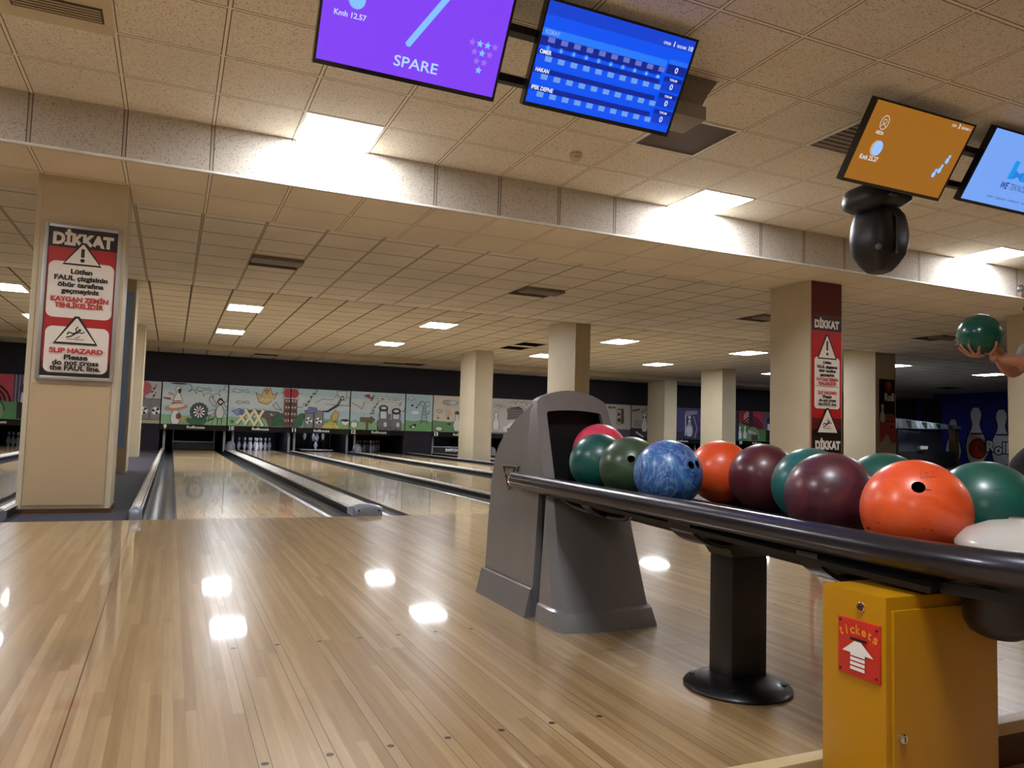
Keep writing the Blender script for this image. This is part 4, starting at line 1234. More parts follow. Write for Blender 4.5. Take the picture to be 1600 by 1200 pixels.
# far games counter with a patterned canopy, right background
t = thing('games_counter', 'dark games counter under a black and white patterned canopy, far right', 'counter', (22.0, 16.6, -0.012))
A0, A1 = Vector((17.45, 14.19, 0)), Vector((27.47, 19.54, 0))
dv = (A1 - A0).normalized(); nv = Vector((-dv.y, dv.x, 0))
def slab(b, p, q, dz0, dz1, th, off=0.0):
    lo = [p + nv * off, q + nv * off, q + nv * (off + th), p + nv * (off + th)]
    b.loft([[(v.x, v.y, dz0 if i in (0, 3) else dz1) for i, v in enumerate(lo)], [(v.x, v.y, (dz0 if i in (0, 3) else dz1) + hh) for (i, v), hh in zip(enumerate(lo), (0.27, 0.12, 0.12, 0.27))]])
b = B().m(A_((150, 168, 178)))
slab(b, A0, A1, 1.162, 1.40, 0.25)
cano = b.build('canopy', t, smooth=0)
a = Art((A0.x, A0.y, 1.17), tuple(dv + Vector((0, 0, 0.021))), (0, 0, 1), tuple(-nv), 0.003)
for q in range(9):
    x = 0.3 + q * 1.2
    hh = 0.24 - 0.0135 * x
    a.poly([(x, 0.01), (x + 0.35, 0.01), (x - 0.2 + 0.5, hh), (x - 0.5, hh)], A_((40, 46, 56)) if q % 2 else A_((206, 214, 216)))
a.build('print', cano)
b = B().m(M['black'])
p, q = A0 + dv * 0.3, A1 - dv * 0.5
lo = [p + nv * 0.1, q + nv * 0.1, q + nv * 0.6, p + nv * 0.6]
b.loft([[(v.x, v.y, -0.012) for v in lo], [(v.x, v.y, 0.55) for v in lo]])
b.build('base', t, smooth=0)
b = B().m(A_((60, 66, 76)))
lo = [p + nv * 0.55, q + nv * 0.55, q + nv * 0.6, p + nv * 0.6]
b.loft([[(v.x, v.y, 0.55) for v in lo], [(v.x, v.y, 1.2) for v in lo]])
b.build('back_panel', t, smooth=0)
for i, fr_ in enumerate((0.02, 0.97)):
    v = A0 + dv * (fr_ * (A1 - A0).length)
    b = B().m(A_((96, 80, 44)))
    b.box((v.x - 0.12, v.y + 0.12, -0.012), (v.x + 0.12, v.y + 0.36, 1.2 + 0.22 * fr_))
    b.build('post', t, smooth=0)
v = A0 + dv * 3.2
b = B().m(A_((196, 196, 190)))
b.loft([[(v.x, v.y, 0.62), (v.x + dv.x * 1.2, v.y + dv.y * 1.2, 0.62), (v.x + dv.x * 1.2 + nv.x * .1, v.y + dv.y * 1.2 + nv.y * .1, 0.62), (v.x + nv.x * .1, v.y + nv.y * .1, 0.62)], [(v.x, v.y, 0.72), (v.x + dv.x * 1.2, v.y + dv.y * 1.2, 0.72), (v.x + dv.x * 1.2 + nv.x * .1, v.y + dv.y * 1.2 + nv.y * .1, 0.72), (v.x + nv.x * .1, v.y + nv.y * .1, 0.72)]])
b.build('white_sign', t, smooth=0)

# ------------------------------------------------------------------ screens
TILT = math.radians(33)
TW, TH = 0.955, 0.545
E_ = {}
def EM(rgb, s=1.0):
    if (rgb, s) not in E_: E_[(rgb, s)] = emit('screen %d %d %d' % rgb, rgb, s * SCR)
    return E_[(rgb, s)]
def tv(x, y, z, label, bgm, fn):
    t = thing('wall_screen', label, 'screen', (x + TW / 2, y, z), group='screens hanging under the ceiling')
    t.name = 'hanging_screen'
    up = Vector((0, -math.sin(TILT), math.cos(TILT))); nrm = Vector((0, -math.cos(TILT), -math.sin(TILT)))
    o = Vector((x, y, z))
    def bx(b, u0, u1, v0, v1, n0, n1):
        P = lambda u, v, n: tuple(o + Vector((u, 0, 0)) + up * v + nrm * n)
        b.loft([[P(u0, v0, n0), P(u1, v0, n0), P(u1, v1, n0), P(u0, v1, n0)], [P(u0, v0, n1), P(u1, v0, n1), P(u1, v1, n1), P(u0, v1, n1)]])
    b = B().m(M['tvframe'])
    bx(b, 0, TW, 0, TH, -0.045, -0.008)
    bx(b, 0.18, TW - 0.18, 0.1, TH - 0.14, -0.075, -0.045)
    bz = 0.013
    bx(b, 0, TW, 0, 0.022, -0.008, 0.004); bx(b, 0, TW, TH - bz, TH, -0.008, 0.004)
    bx(b, 0, bz, 0.022, TH - bz, -0.008, 0.004); bx(b, TW - bz, TW, 0.022, TH - bz, -0.008, 0.004)
    b.build('bezel', t, smooth=0)
    b = B().m(bgm)
    P = lambda u, v, n: tuple(o + Vector((u, 0, 0)) + up * v + nrm * n)
    b.face([P(bz, 0.022, 0), P(TW - bz, 0.022, 0), P(TW - bz, TH - bz, 0), P(bz, TH - bz, 0)])
    sc = b.build('display', t, smooth=0, fix=False)
    a = Art(o + Vector((bz, 0, 0)) + up * 0.022, (1, 0, 0), up, nrm, 0.00025)
    fn(a, TW - 2 * bz, TH - bz - 0.022)
    a.build('graphics', sc)
    # bracket reaching up to the two rails
    for u in (0.3, TW - 0.34):
        p = Vector((u, 0, 0)) + o + up * 0.3 + nrm * -0.075
        b = B().m(M['post'])
        b.prism([(p.y - 0.01, p.z - 0.05), (3.795, p.z - 0.05), (3.795, 2.87), (3.745, 2.87), (3.745, p.z), (p.y - 0.01, p.z)], 'X', p.x, p.x + 0.04)
        b.build('bracket', t, smooth=0)
    return t
VIO, VIOL = EM((120, 56, 244), 1.0), EM((132, 66, 250), 1.0)
LBL = EM((128, 190, 255), 1.1)
def scr_spare(a, W, H):
    a.ell(0.155 * W + 0.0, 0.585 * H, 0.03, 0.042, EM((140, 90, 250)))
    a.ell(0.17 * W, 0.585 * H, 0.04, 0.042, LBL)
    a.text('Kmh 12.57', 0.145 * W, 0.42 * H, 0.024, EM((206, 220, 255)), 0.155)
    a.line([(0.47 * W, 0.32 * H), (0.66 * W, 0.88 * H)], 0.03, LBL)
    a.ell(0.47 * W, 0.32 * H, 0.015, 0.015, LBL); a.ell(0.66 * W, 0.88 * H, 0.015, 0.015, LBL)
    a.text('SPARE', 0.53 * W, 0.095 * H, 0.05, EM((176, 214, 255), 1.1), 0.23, bold=0.01)
    lit = {1, 2, 5, 9}
    i = 0
    for row, n in enumerate((4, 3, 2, 1)):
        for q in range(n):
            cx, cy = 0.885 * W + (q - (n - 1) / 2) * 0.042, 0.475 * H - row * 0.042
            a.poly([(cx + (0.02 if k % 2 == 0 else 0.009) * math.sin(k * PI / 5), cy + (0.02 if k % 2 == 0 else 0.009) * math.cos(k * PI / 5)) for k in range(10)], LBL if i in lit else EM((156, 116, 250)))
            i += 1
def scr_score(a, W, H):
    d1, d2, l1, l2 = EM((0, 34, 150)), EM((4, 60, 205)), EM((40, 130, 255)), EM((110, 160, 240))
    wh = EM((230, 240, 255), 1.1)
    a.rect(0, 0.87 * H, W, H, EM((8, 66, 214)))
    a.rect(0, 0.67 * H, W * 0.85, 0.745 * H, EM((36, 124, 255)))
    a.text('KORAY', 0.02, 0.69 * H, 0.021, EM((150, 180, 250)), 0.085, 'L')
    a.rect(0, 0.575 * H, W * 0.83, 0.668 * H, d1)
    for q in range(10):
        a.rect(0.045 + q * 0.0775, 0.615 * H, 0.045 + q * 0.0775 + 0.04, 0.665 * H, EM((104, 116, 200)))
        a.ell(0.055 + q * 0.0775, 0.558 * H, 0.015, 0.015, l1, 14)
        a.text(str(q + 1), 0.055 + q * 0.0775, 0.548 * H, 0.011, wh)
    for r, nm in enumerate(('OMER', 'HAKAN', 'IPEK DEFNE')):
        y = (0.485 - r * 0.178) * H
        a.rect(0, y, W * 0.83, y + 0.052 * H, d1)
        a.text(nm, 0.01, y + 0.012 * H, 0.02, wh, (0.07, 0.08, 0.13)[r], 'L', bold=0.03)
        for q in range(10):
            a.rect(0.05 + q * 0.0775, y - 0.055 * H, 0.05 + q * 0.0775 + 0.04, y - 0.002 * H, l2)
    for r in range(4):
        y = (0.615 - r * 0.178) * H
        a.rect(W * 0.85, y, W * 0.985, y + 0.1 * H, d1 if r == 0 else d2)
        a.rect(W * 0.85, y + 0.1 * H, W * 0.985, y + 0.15 * H, EM((30, 110, 250)) if r == 0 else d1)
        if r: a.text('TOPLAM', W * 0.918, y + 0.112 * H, 0.012, wh, 0.05)
        a.text('0', W * 0.918, y + 0.022 * H, 0.03, wh, bold=0.01)
    a.text('OYUN', W * 0.795, 0.895 * H, 0.014, wh, 0.045); a.text('1', W * 0.845, 0.892 * H, 0.026, wh)
    a.text('KULVAR', W * 0.9, 0.895 * H, 0.014, wh, 0.06); a.text('10', W * 0.965, 0.892 * H, 0.024, wh)
def scr_orange(a, W, H):
    wh, lb = EM((226, 226, 226)), EM((150, 190, 250), 1.1)
    a.arc(0.14, 0.76 * H, 0.034, 0, 2 * PI, 0.004, wh, 24, 0.044)
    a.arc(0.14, 0.775 * H, 0.014, 0, 2 * PI, 0.003, wh, 16); a.arc(0.14, 0.70 * H, 0.02, 0.2, PI - 0.2, 0.003, wh, 10)
    a.text('ARDA', 0.135, 0.61 * H, 0.022, wh, 0.07)
    a.ell(0.155, 0.44 * H, 0.04, 0.05, EM((210, 170, 120))); a.ell(0.175, 0.44 * H, 0.043, 0.05, lb)
    a.text('Kmh 25.27', 0.14, 0.275 * H, 0.03, wh, 0.165)
    a.text('OYUN', W * 0.8, 0.93 * H, 0.016, wh, 0.04); a.text('3', W * 0.855, 0.925 * H, 0.028, wh); a.text('KULVAR 11', W * 0.93, 0.93 * H, 0.016, wh, 0.09)
    for x, y in ((0.9, 0.5), (0.87, 0.36), (0.83, 0.29)):
        a.ell(x * W, y * H, 0.02, 0.026, EM((90, 90, 130))); a.ell(x * W, y * H, 0.017, 0.022, lb); a.ell(x * W + 0.006, y * H + 0.03, 0.011, 0.013, lb)
def scr_logo(a, W, H):
    lb = EM((30, 130, 226)); dk = EM((40, 60, 130))
    x = 0.36
    a.rect(x, 0.4 * H, x + 0.05, 0.66 * H, EM((20, 150, 240)))
    a.poly([(x + 0.05, 0.4 * H), (x + 0.05, 0.54 * H), (x + 0.1, 0.5 * H), (x + 0.15, 0.54 * H), (x + 0.15, 0.4 * H), (x + 0.1, 0.45 * H)], lb)
    a.rect(x + 0.15, 0.4 * H, x + 0.2, 0.66 * H, EM((20, 150, 240)))
    a.text('WE', 0.33, 0.26 * H, 0.045, dk, 0.085, 'L', bold=0.03, shear=0.2)
    a.text('TEKNOLOJİ', 0.435, 0.26 * H, 0.045, dk, 0.26, 'L', bold=-0.005, shear=0.2)
    a.text('sales  support  software  service', 0.5, 0.1 * H, 0.018, dk, 0.5, bold=0.0)
tv(0.53, 3.70, 2.478, 'hanging screen showing SPARE on purple', VIOL, scr_spare)
tv(1.655, 3.70, 2.50, 'hanging screen showing a blue score table with four names', EM((0, 84, 250)), scr_score)
tv(4.02, 3.70, 2.47, 'hanging screen with a brownish orange picture above the black stage lamp', EM((158, 100, 28)), scr_orange)
tv(5.19, 3.70, 2.51, 'hanging pale blue screen with a letter logo at the right edge', EM((120, 168, 250)), scr_logo)
for i, (x0, x1, lab) in enumerate(((0.75, 2.45, 'black double rail carrying the purple and blue screens'), (4.3, 6.3, 'black double rail carrying the orange and pale blue screens'))):
    t = thing('ceiling_rail', lab, 'ceiling rail', (x0, 3.8, 2.7))
    boxo('rail_bar', (x0, 3.80, 2.66), (x1, 3.84, 2.705), M['post'], t)
    boxo('rail_bar', (x0, 3.66, 2.875), (x1, 3.72, 2.92), M['post'], t)
    for x in (x0 + 0.25, x1 - 0.25):
        boxo('hanger', (x, 3.78, 2.66), (x + 0.05, 3.86, ZA), M['post'], t)
        boxo('cross_arm', (x, 3.66, 2.9), (x + 0.05, 3.78, 2.94), M['post'], t)

# projector-like box beside the blue screen
t = thing('projector', 'grey box hung beside the right edge of the blue screen', 'projector', (2.86, 3.9, 2.85))
B().m(M['greybox']).box((2.72, 3.78, 2.70), (2.965, 4.02, 2.79), 0.012).build('body', t)
b = B().m(M['ventgrey'])
b.loft([[(2.76, 3.82, 2.79), (2.95, 3.82, 2.79), (2.95, 3.98, 2.79), (2.76, 3.98, 2.79)], [(2.80, 3.84, 2.9), (3.02, 3.84, 2.9), (3.02, 3.98, 2.9), (2.80, 3.98, 2.9)], [(2.84, 3.84, ZA), (3.1, 3.84, ZA), (3.1, 4.02, ZA), (2.84, 4.02, ZA)]])
b.build('mount', t, smooth=30)

# ------------------------------------------------------------------ black moving head lamp
t = thing('stage_lamp', 'black moving head stage lamp hanging below the orange screen', 'stage lamp', (4.56, 3.95, 2.62))
b = B().m(M['mhblack'])
rings = []
for z, rx, ry in ((2.60, 0.22, 0.17), (2.585, 0.25, 0.2), (2.55, 0.275, 0.21), (2.50, 0.285, 0.22), (2.455, 0.27, 0.21), (2.425, 0.2, 0.17), (2.41, 0.14, 0.12)):
    rings.append([(4.655 + rx * 0.74 * math.copysign(abs(math.cos(q)) ** 0.7, math.cos(q)), 3.95 + ry * math.copysign(abs(math.sin(q)) ** 0.7, math.sin(q)), z + 0.02 * math.cos(q)) for q in [2 * PI * j / 24 for j in range(24)]])
b.loft(rings)
b.build('base', t, smooth=50)
boxo('hanging_arm', (4.6, 3.92, 2.58), (4.71, 4.02, ZA), M['mhblack'], t)
b = B().m(M['mhblack'])
rings = []
for z, rx, ry, sq in ((2.415, 0.13, 0.13, 0.5), (2.375, 0.175, 0.15, 0.5), (2.30, 0.2, 0.17, 0.6), (2.22, 0.213, 0.18, 0.65), (2.15, 0.208, 0.175, 0.65), (2.08, 0.18, 0.16, 0.6), (2.01, 0.13, 0.12, 0.6), (1.965, 0.085, 0.08, 0.55), (1.955, 0.06, 0.06, 0.55)):
    rings.append([(4.675 + rx * 0.82 * math.copysign(abs(math.cos(q)) ** sq, math.cos(q)), 3.95 + ry * math.copysign(abs(math.sin(q)) ** sq, math.sin(q)), z) for q in [2 * PI * j / 28 for j in range(28)]])
b.loft(rings)
hd = b.build('head', t, smooth=28)
B().m(A_((120, 120, 124))).sphere((4.53, 3.83, 2.11), 0.024, 2).build('side_knob', hd)
B().m(A_((70, 72, 78))).box((4.53, 3.72, 2.455), (4.6, 3.745, 2.468)).build('maker_plate', t, smooth=0)
b = B().m(M['tvframe'])
b.prism([(4.625, 2.34), (4.645, 2.32), (4.645, 2.06), (4.625, 2.08)], 'Y', 3.765, 3.79)
b.build('seam', hd, smooth=0)

# ------------------------------------------------------------------ ball return hood
XC = 1.495
def hood_w(z):
    return 0.205 - 0.043 * min(max(z, 0), 0.85) / 0.85
def hood_front(z):
    return 2.405 + 0.285 * z / 0.85 if z < 0.5 else 2.405 + 0.285 * z / 0.85 + 0.03 * (z - 0.5) / 0.35
def make_hood():
    t = thing('ball_return_hood', 'brushed grey ball return hood with balls coming out, beside the left lanes', 'ball return hood', (XC, 2.78, 0))
    # rear body: side profile, tapering inwards with height
    prof = [(2.665, 0.0), (2.665, 0.2), (2.67, 0.47), (2.79, 0.475), (2.79, 0.822), (2.815, 0.81), (2.86, 0.792), (2.93, 0.762), (2.99, 0.73), (3.05, 0.69), (3.10, 0.645), (3.135, 0.59), (3.15, 0.5), (3.155, 0.3), (3.15, 0.11), (3.15, 0.0)]
    b = B().m(M['hood'])
    b.loft([[(XC - hood_w(z), y, z) for y, z in prof], [(XC + hood_w(z), y, z) for y, z in prof]])
    b.build('rear_body', t, smooth=25)
    # flared skirt
    b = B().m(M['hood'])
    for s in (-1, 1):
        sk = [(0.206, 0.11), (0.213, 0.105), (0.236, 0.0), (0.206, 0.0)]
        b.loft([[(XC + s * r, 2.66, z) for r, z in sk], [(XC + s * r, 3.16, z) for r, z in sk], [(XC + s * (r - 0.03 if r > .21 else r), 3.16 + (0.06 if r > .21 else 0.0), z) for r, z in sk]])
    b.loft([[(XC + s * 0.236, 3.16, 0.0) for s in (-1, 1)] + [(XC + s * 0.206, 3.22, 0.0) for s in (1, -1)], [(XC + s * 0.21, 3.16, 0.1) for s in (-1, 1)] + [(XC + s * 0.2, 3.165, 0.1) for s in (1, -1)]])
    b.build('base_skirt', t, smooth=25)
    # dark gap behind the front shell
    B().m(M['black']).prism([(2.60, 0.002), (2.668, 0.002), (2.672, 0.47), (2.60, 0.47)], 'X', XC - 0.165, XC + 0.165).build('shadow_gap', t, smooth=0)
    # lower front shell: lofted, slightly bowed, with a kicked-out foot
    b = B().m(M['hoodgloss'])
    rings = []
    for z, dy, dw in ((0.0, -0.022, 0.012), (0.01, -0.022, 0.012), (0.062, -0.016, 0.008), (0.07, -0.002, 0.0), (0.2, 0, 0), (0.35, 0, 0), (0.47, 0, 0), (0.5, 0.003, 0)):
        wz, yf = hood_w(z) + dw, hood_front(z) + dy
        ring = [(XC - wz, 2.605, z), (XC - wz, min(yf + 0.07, 2.602), z), (XC - wz + 0.022, yf + 0.025, z)]
        for q in range(1, 10):
            u = -1 + 2 * q / 10
            ring.append((XC + u * (wz - 0.03), yf + 0.022 * u * u, z))
        ring += [(XC + wz - 0.022, yf + 0.025, z), (XC + wz, min(yf + 0.07, 2.602), z), (XC + wz, 2.605, z)]
        rings.append(ring)
    b.loft(rings)
    b.build('front_shell', t, smooth=25)
    # head: frame round the ball opening
    def outer(n=12):
        p = [(-0.186, 0.47)]
        p += [(-0.165, 0.80), (-0.158, 0.835), (-0.14, 0.848)]
        for q in range(1, n):
            u = -1 + 2 * q / n
            p.append((u * 0.14, 0.848 + 0.034 * (1 - u * u)))
        p += [(0.14, 0.848), (0.158, 0.835), (0.165, 0.80), (0.186, 0.47)]
        return p
    def inner(n=12):
        p = [(-0.139, 0.485)]
        p += [(-0.128, 0.75), (-0.126, 0.785), (-0.118, 0.792)]
        for q in range(1, n):
            u = -1 + 2 * q / n
            p.append((u * 0.118, 0.792 + 0.008 * (1 - u * u)))
        p += [(0.118, 0.792), (0.126, 0.785), (0.128, 0.75), (0.139, 0.485)]
        return p
    O, I = outer(), inner()
    def yfr(x, z):
        return hood_front(z) + 0.03 + 0.35 * x * x
    b = B().m(M['hood'])
    fo = [(XC + x, yfr(x, z), z) for x, z in O]; bo = [(XC + x, 2.80, z) for x, z in O]
    fi = [(XC + x, yfr(x, z), z) for x, z in I]; fj = [(XC + x, yfr(x, z) + 0.02, z) for x, z in I]
    V = [[b.bm.verts.new(p) for p in r] for r in (bo, fo, fi, fj)]
    n = len(O)
    for r0, r1 in zip(V, V[1:]):
        for i in range(n - 1):
            b._f([r0[i], r0[i + 1], r1[i + 1], r1[i]])
    b._f([V[0][0], V[1][0], V[2][0], V[3][0]]); b._f([V[0][-1], V[1][-1], V[2][-1], V[3][-1]])
    hd = b.build('head_frame', t, smooth=28)
    b = B().m(M['black'])
    rr = [[(XC + x, yfr(x, z) + 0.02, z) for x, z in I], [(XC + x, 2.785, z) for x, z in I]]
    b.loft(rr, closed=True, caps=False)
    b.face([(XC + x, 2.785, z) for x, z in I])
    b.build('opening_lining', t, smooth=0)
    # emblem: triangle plate with letters on the left side
    xs = lambda z: XC - hood_w(z) - 0.004
    b = B().m(M['signblack'])
    tri = [(3.03, 0.565), (2.865, 0.565), (2.95, 0.462)]
    b.loft([[(xs(z) + 0.002, y, z) for y, z in tri], [(xs(z) - 0.004, y, z) for y, z in tri]])
    em = b.build('emblem', t, smooth=0)
    sl = (hood_w(0.46) - hood_w(0.565)) / 0.105
    a = Art((xs(0.462) - 0.0045, 3.03, 0.462), (0, -1, 0), (sl, 0, 1), (-1, 0, 0), 0.0004)
    a.line([(0.0, 0.102), (0.165, 0.102), (0.08, 0.0), (0.0, 0.102)], 0.006, M['alu'])
    a.text('AMF', 0.08, 0.062, 0.028, M['alu'], 0.085, bold=0.04)
    a.poly([(0.045, 0.052), (0.115, 0.052), (0.08, 0.012)], M['signdark'])
    a.build('emblem_print', em)
    return t
hood0 = make_hood()
dup(hood0, (XC + 3.52, 2.78, 0), 'grey ball return hood cut off by the right edge, behind the bowler')

# ------------------------------------------------------------------ ball rack
def tray_z(y):
    return 0.449 + (y - 1.1) * 0.0303
rk = thing('ball_rack', 'long black ball rack on a pedestal carrying coloured bowling balls', 'ball rack', (1.55, 1.75, 0))
path = [(1.285, 2.825, 0.5125), (1.285, 2.4, 0.507), (1.285, 1.9, 0.5015), (1.285, 1.5, 0.4965), (1.285, 1.2, 0.4915), (1.287, 1.05, 0.4895), (1.296, 0.94, 0.4885), (1.318, 0.85, 0.488), (1.36, 0.77, 0.488), (1.43, 0.715, 0.488), (1.52, 0.69, 0.488), (1.61, 0.70, 0.488), (1.69, 0.745, 0.488), (1.76, 0.82, 0.488), (1.80, 0.91, 0.489), (1.825, 1.03, 0.49), (1.832, 1.2, 0.4915), (1.832, 1.5, 0.4965), (1.832, 1.9, 0.5015), (1.832, 2.3, 0.506)]
def smooth_path(p, k=4):
    o = []
    P = [Vector(q) for q in p]
    for i in range(len(P) - 1):
        p0, p1, p2, p3 = P[max(i - 1, 0)], P[i], P[i + 1], P[min(i + 2, len(P) - 1)]
        for j in range(k):
            s = j / k
            o.append(0.5 * ((2 * p1) + (p2 - p0) * s + (2 * p0 - 5 * p1 + 4 * p2 - p3) * s * s + (3 * p1 - p0 - 3 * p2 + p3) * s ** 3))
    return o + [P[-1]]
b = B().m(M['rail'])
b.tube(smooth_path(path), 0.0315, 20)
b.build('rail', rk, smooth=50)
B().m(M['chrome']).tube([(1.285, 2.823, 0.5124), (1.285, 2.836, 0.5126), (1.285, 2.844, 0.5127)], [0.0325, 0.0325, 0.026], 20).build('rail_collar', rk)
b = B().m(M['tray'])
prof = [(1.322, 0.03), (1.345, 0.022), (1.39, 0.004), (1.45, 0.0), (1.51, 0.004), (1.555, 0.022), (1.565, 0.026), (1.575, 0.022), (1.62, 0.004), (1.68, 0.0), (1.74, 0.004), (1.785, 0.022), (1.80, 0.03)]
prof2 = [(x, z - 0.018) for x, z in prof[::-1]]
b.loft([[(x, y, tray_z(y) + z) for x, z in prof + prof2] for y in (0.98, 1.3, 1.8, 2.2, 2.60)])
# rounded near end of the tray
b.loft([[(1.56 + r * math.cos(q), 0.98 + r * 0.9 * math.sin(q), zz) for q in [PI + PI * j / 16 for j in range(17)]] for r, zz in ((0.245, 0.425), (0.245, 0.445), (0.001, 0.445))], caps=False)
b.build('tray', rk, smooth=40)
# side skirts between tray and rail
b = B().m(M['post'])
for x0, x1 in ((1.29, 1.325), (1.797, 1.828)):
    b.loft([[(x0, y, tray_z(y) - 0.01), (x1, y, tray_z(y) + 0.018), (x1, y, tray_z(y) - 0.014), (x0, y, tray_z(y) - 0.022)] for y in (0.98, 1.6, 2.58)])
b.build('side_skirt', rk, smooth=0)
# under-frame: long beam and bowed cross brackets
b = B().m(M['post'])
for x in (1.43, 1.57):
    b.loft([[(x - 0.012, y, tray_z(y) - 0.062), (x + 0.012, y, tray_z(y) - 0.062), (x + 0.012, y, tray_z(y) - 0.04), (x - 0.012, y, tray_z(y) - 0.04)] for y in (1.0, 2.55)])
b.build('frame_beam', rk, smooth=0)
for y in (2.28, 1.745, 1.28):
    z = tray_z(y)
    p = [(1.29, y, z - 0.004), (1.31, y, z - 0.03), (1.36, y, z - 0.056), (1.43, y, z - 0.066), (1.57, y, z - 0.066), (1.69, y, z - 0.056), (1.79, y, z - 0.03), (1.825, y, z - 0.004)]
    hw = 0.03 if y != 1.745 else 0.05
    b = B().m(M['post'])
    b.loft([[(q[0], y - hw, q[2] + 0.005), (q[0], y + hw, q[2] + 0.005), (q[0], y + hw, q[2] - 0.006), (q[0], y - hw, q[2] - 0.006)] for q in smooth_path(p, 3)])
    b.build('bracket', rk, smooth=40)
    if y == 2.28:
        b = B().m(M['post'])
        b.tube(smooth_path([(1.31, 2.5, z + 0.0), (1.33, 2.42, z - 0.035), (1.37, 2.28, z - 0.055), (1.36, 2.12, z - 0.05), (1.31, 2.02, z - 0.015)], 4), 0.011, 8)
        b.build('brace', rk)
# pedestal
b = B().m(M['post'])
b.box((1.438, 1.695, 0.02), (1.563, 1.795, 0.375), 0.012)
b.loft([[(1.50 + sx * hx, 1.745 + sy * hy, z) for sx, sy in ((-1, -1), (1, -1), (1, 1), (-1, 1))] for hx, hy, z in ((0.0625, 0.05, 0.372), (0.075, 0.055, 0.392), (0.11, 0.06, 0.408))])
b.m(M['black']).box((1.51, 1.692, 0.055), (1.535, 1.697, 0.075))
b.build('pedestal', rk, smooth=30)
B().m(M['post']).lathe([(0.148, 0.0), (0.15, 0.006), (0.146, 0.012), (0.11, 0.028), (0.075, 0.04), (0.0, 0.042)], (1.50, 1.745, 0.0005), 48).build('base_plate', rk, smooth=40)
for q in range(4):
    an = PI / 4 + q * PI / 2
    B().m(M['black']).lathe([(0.012, 0.0), (0.012, 0.004), (0.0, 0.005)], (1.50 + 0.122 * math.cos(an), 1.745 + 0.122 * math.sin(an), 0.022), 14).build('bolt_cap', rk)
# domed cover on the near end and the motor pots under it
dc = B().m(M['domewhite']).lathe([(0.15, 0.0), (0.154, 0.006), (0.154, 0.018), (0.149, 0.026), (0.135, 0.042), (0.1, 0.057), (0.05, 0.065), (0.0, 0.067)], (1.486, 0.885, 0.4985), 64)
dco = dc.build('end_cover', rk, smooth=40)
B().m(M['chrome']).tube([(1.486 + 0.1535 * math.cos(q), 0.885 + 0.1535 * math.sin(q), 0.509) for q in [2 * PI * j / 64 for j in range(65)]], 0.0022, 6).build('trim_ring', dco)
b = B().m(M['chrome']).lathe([(0.012, 0.0), (0.013, 0.003), (0.010, 0.0045), (0.0075, 0.002), (0.0, 0.002)], (1.452, 0.925, 0.5625), 20)
b.build('cover_screw', dco)
B().m(M['post']).lathe([(0.145, 0.0), (0.145, 0.055)], (1.486, 0.885, 0.443), 40).build('cover_collar', rk, smooth=40)
b = B().m(M['post'])
b.lathe([(0.0, 0.0), (0.03, 0.003), (0.05, 0.014), (0.06, 0.032), (0.062, 0.09)], (1.402, 0.925, 0.347), 28)
b.build('motor_pot', rk, smooth=40)
b = B().m(M['post'])
b.lathe([(0.0, 0.0), (0.06, 0.004), (0.1, 0.02), (0.115, 0.05), (0.118, 0.115)], (1.53, 0.86, 0.325), 32)
b.build('motor_pot', rk, smooth=40)

# ------------------------------------------------------------------ bowling balls
def ball_mat(name, cols, sc=9.0, dist=1.5, rough=0.3, veins=None, stretch=(1, 1, 1), scratch=0.5):
    k = NT(name)
    co = k.coord(stretch)
    f = k.noise(sc, co, 5, 0.6, dist)
    c = k.ramp(f, [(0.25 + 0.5 * i / max(len(cols) - 1, 1), col(q)) for i, q in enumerate(cols)])
    if veins:
        f2 = k.noise(sc * 1.6, co, 8, 0.65, dist * 2.2)
        v = k.ramp(f2, [(0.47, 0.0), (0.5, 1.0), (0.53, 0.0)])
        c = k.mix(k.math('MULTIPLY', v, 0.5), c, col(veins))
    # short dark scuffs
    c2 = k.coord()
    mp = k.n('ShaderNodeMapping'); mp.inputs['Scale'].default_value = (26, 26, 120); mp.inputs['Rotation'].default_value = (0.5, 0.9, 0.3)
    k.l(c2, mp.inputs['Vector'])
    s1 = k.noise(1.0, mp.outputs[0], 2, 0.5)
    s2 = k.noise(13, c2, 2, 0.5)
    sm = k.math('MULTIPLY', k.math('GREATER_THAN', s1, 0.655), k.math('GREATER_THAN', s2, 0.52))
    c = k.mix(k.math('MULTIPLY', sm, scratch), c, (0.02, 0.01, 0.01, 1))
    k.l(c, k.b.inputs['Base Color'])
    rn = k.noise(7, c2, 6, 0.7)
    k.l(k.ramp(rn, [(0.35, rough), (0.7, rough + 0.22)]), k.b.inputs['Roughness'])
    k.b.inputs['Coat Weight'].default_value = 0.25
    k.b.inputs['Coat Roughness'].default_value = 0.2
    k.bump(rn, 0.04, 0.001)
    return k.m
RB = 0.1075
HOLE = mat('dark finger hole', (18, 10, 10), 0.6)
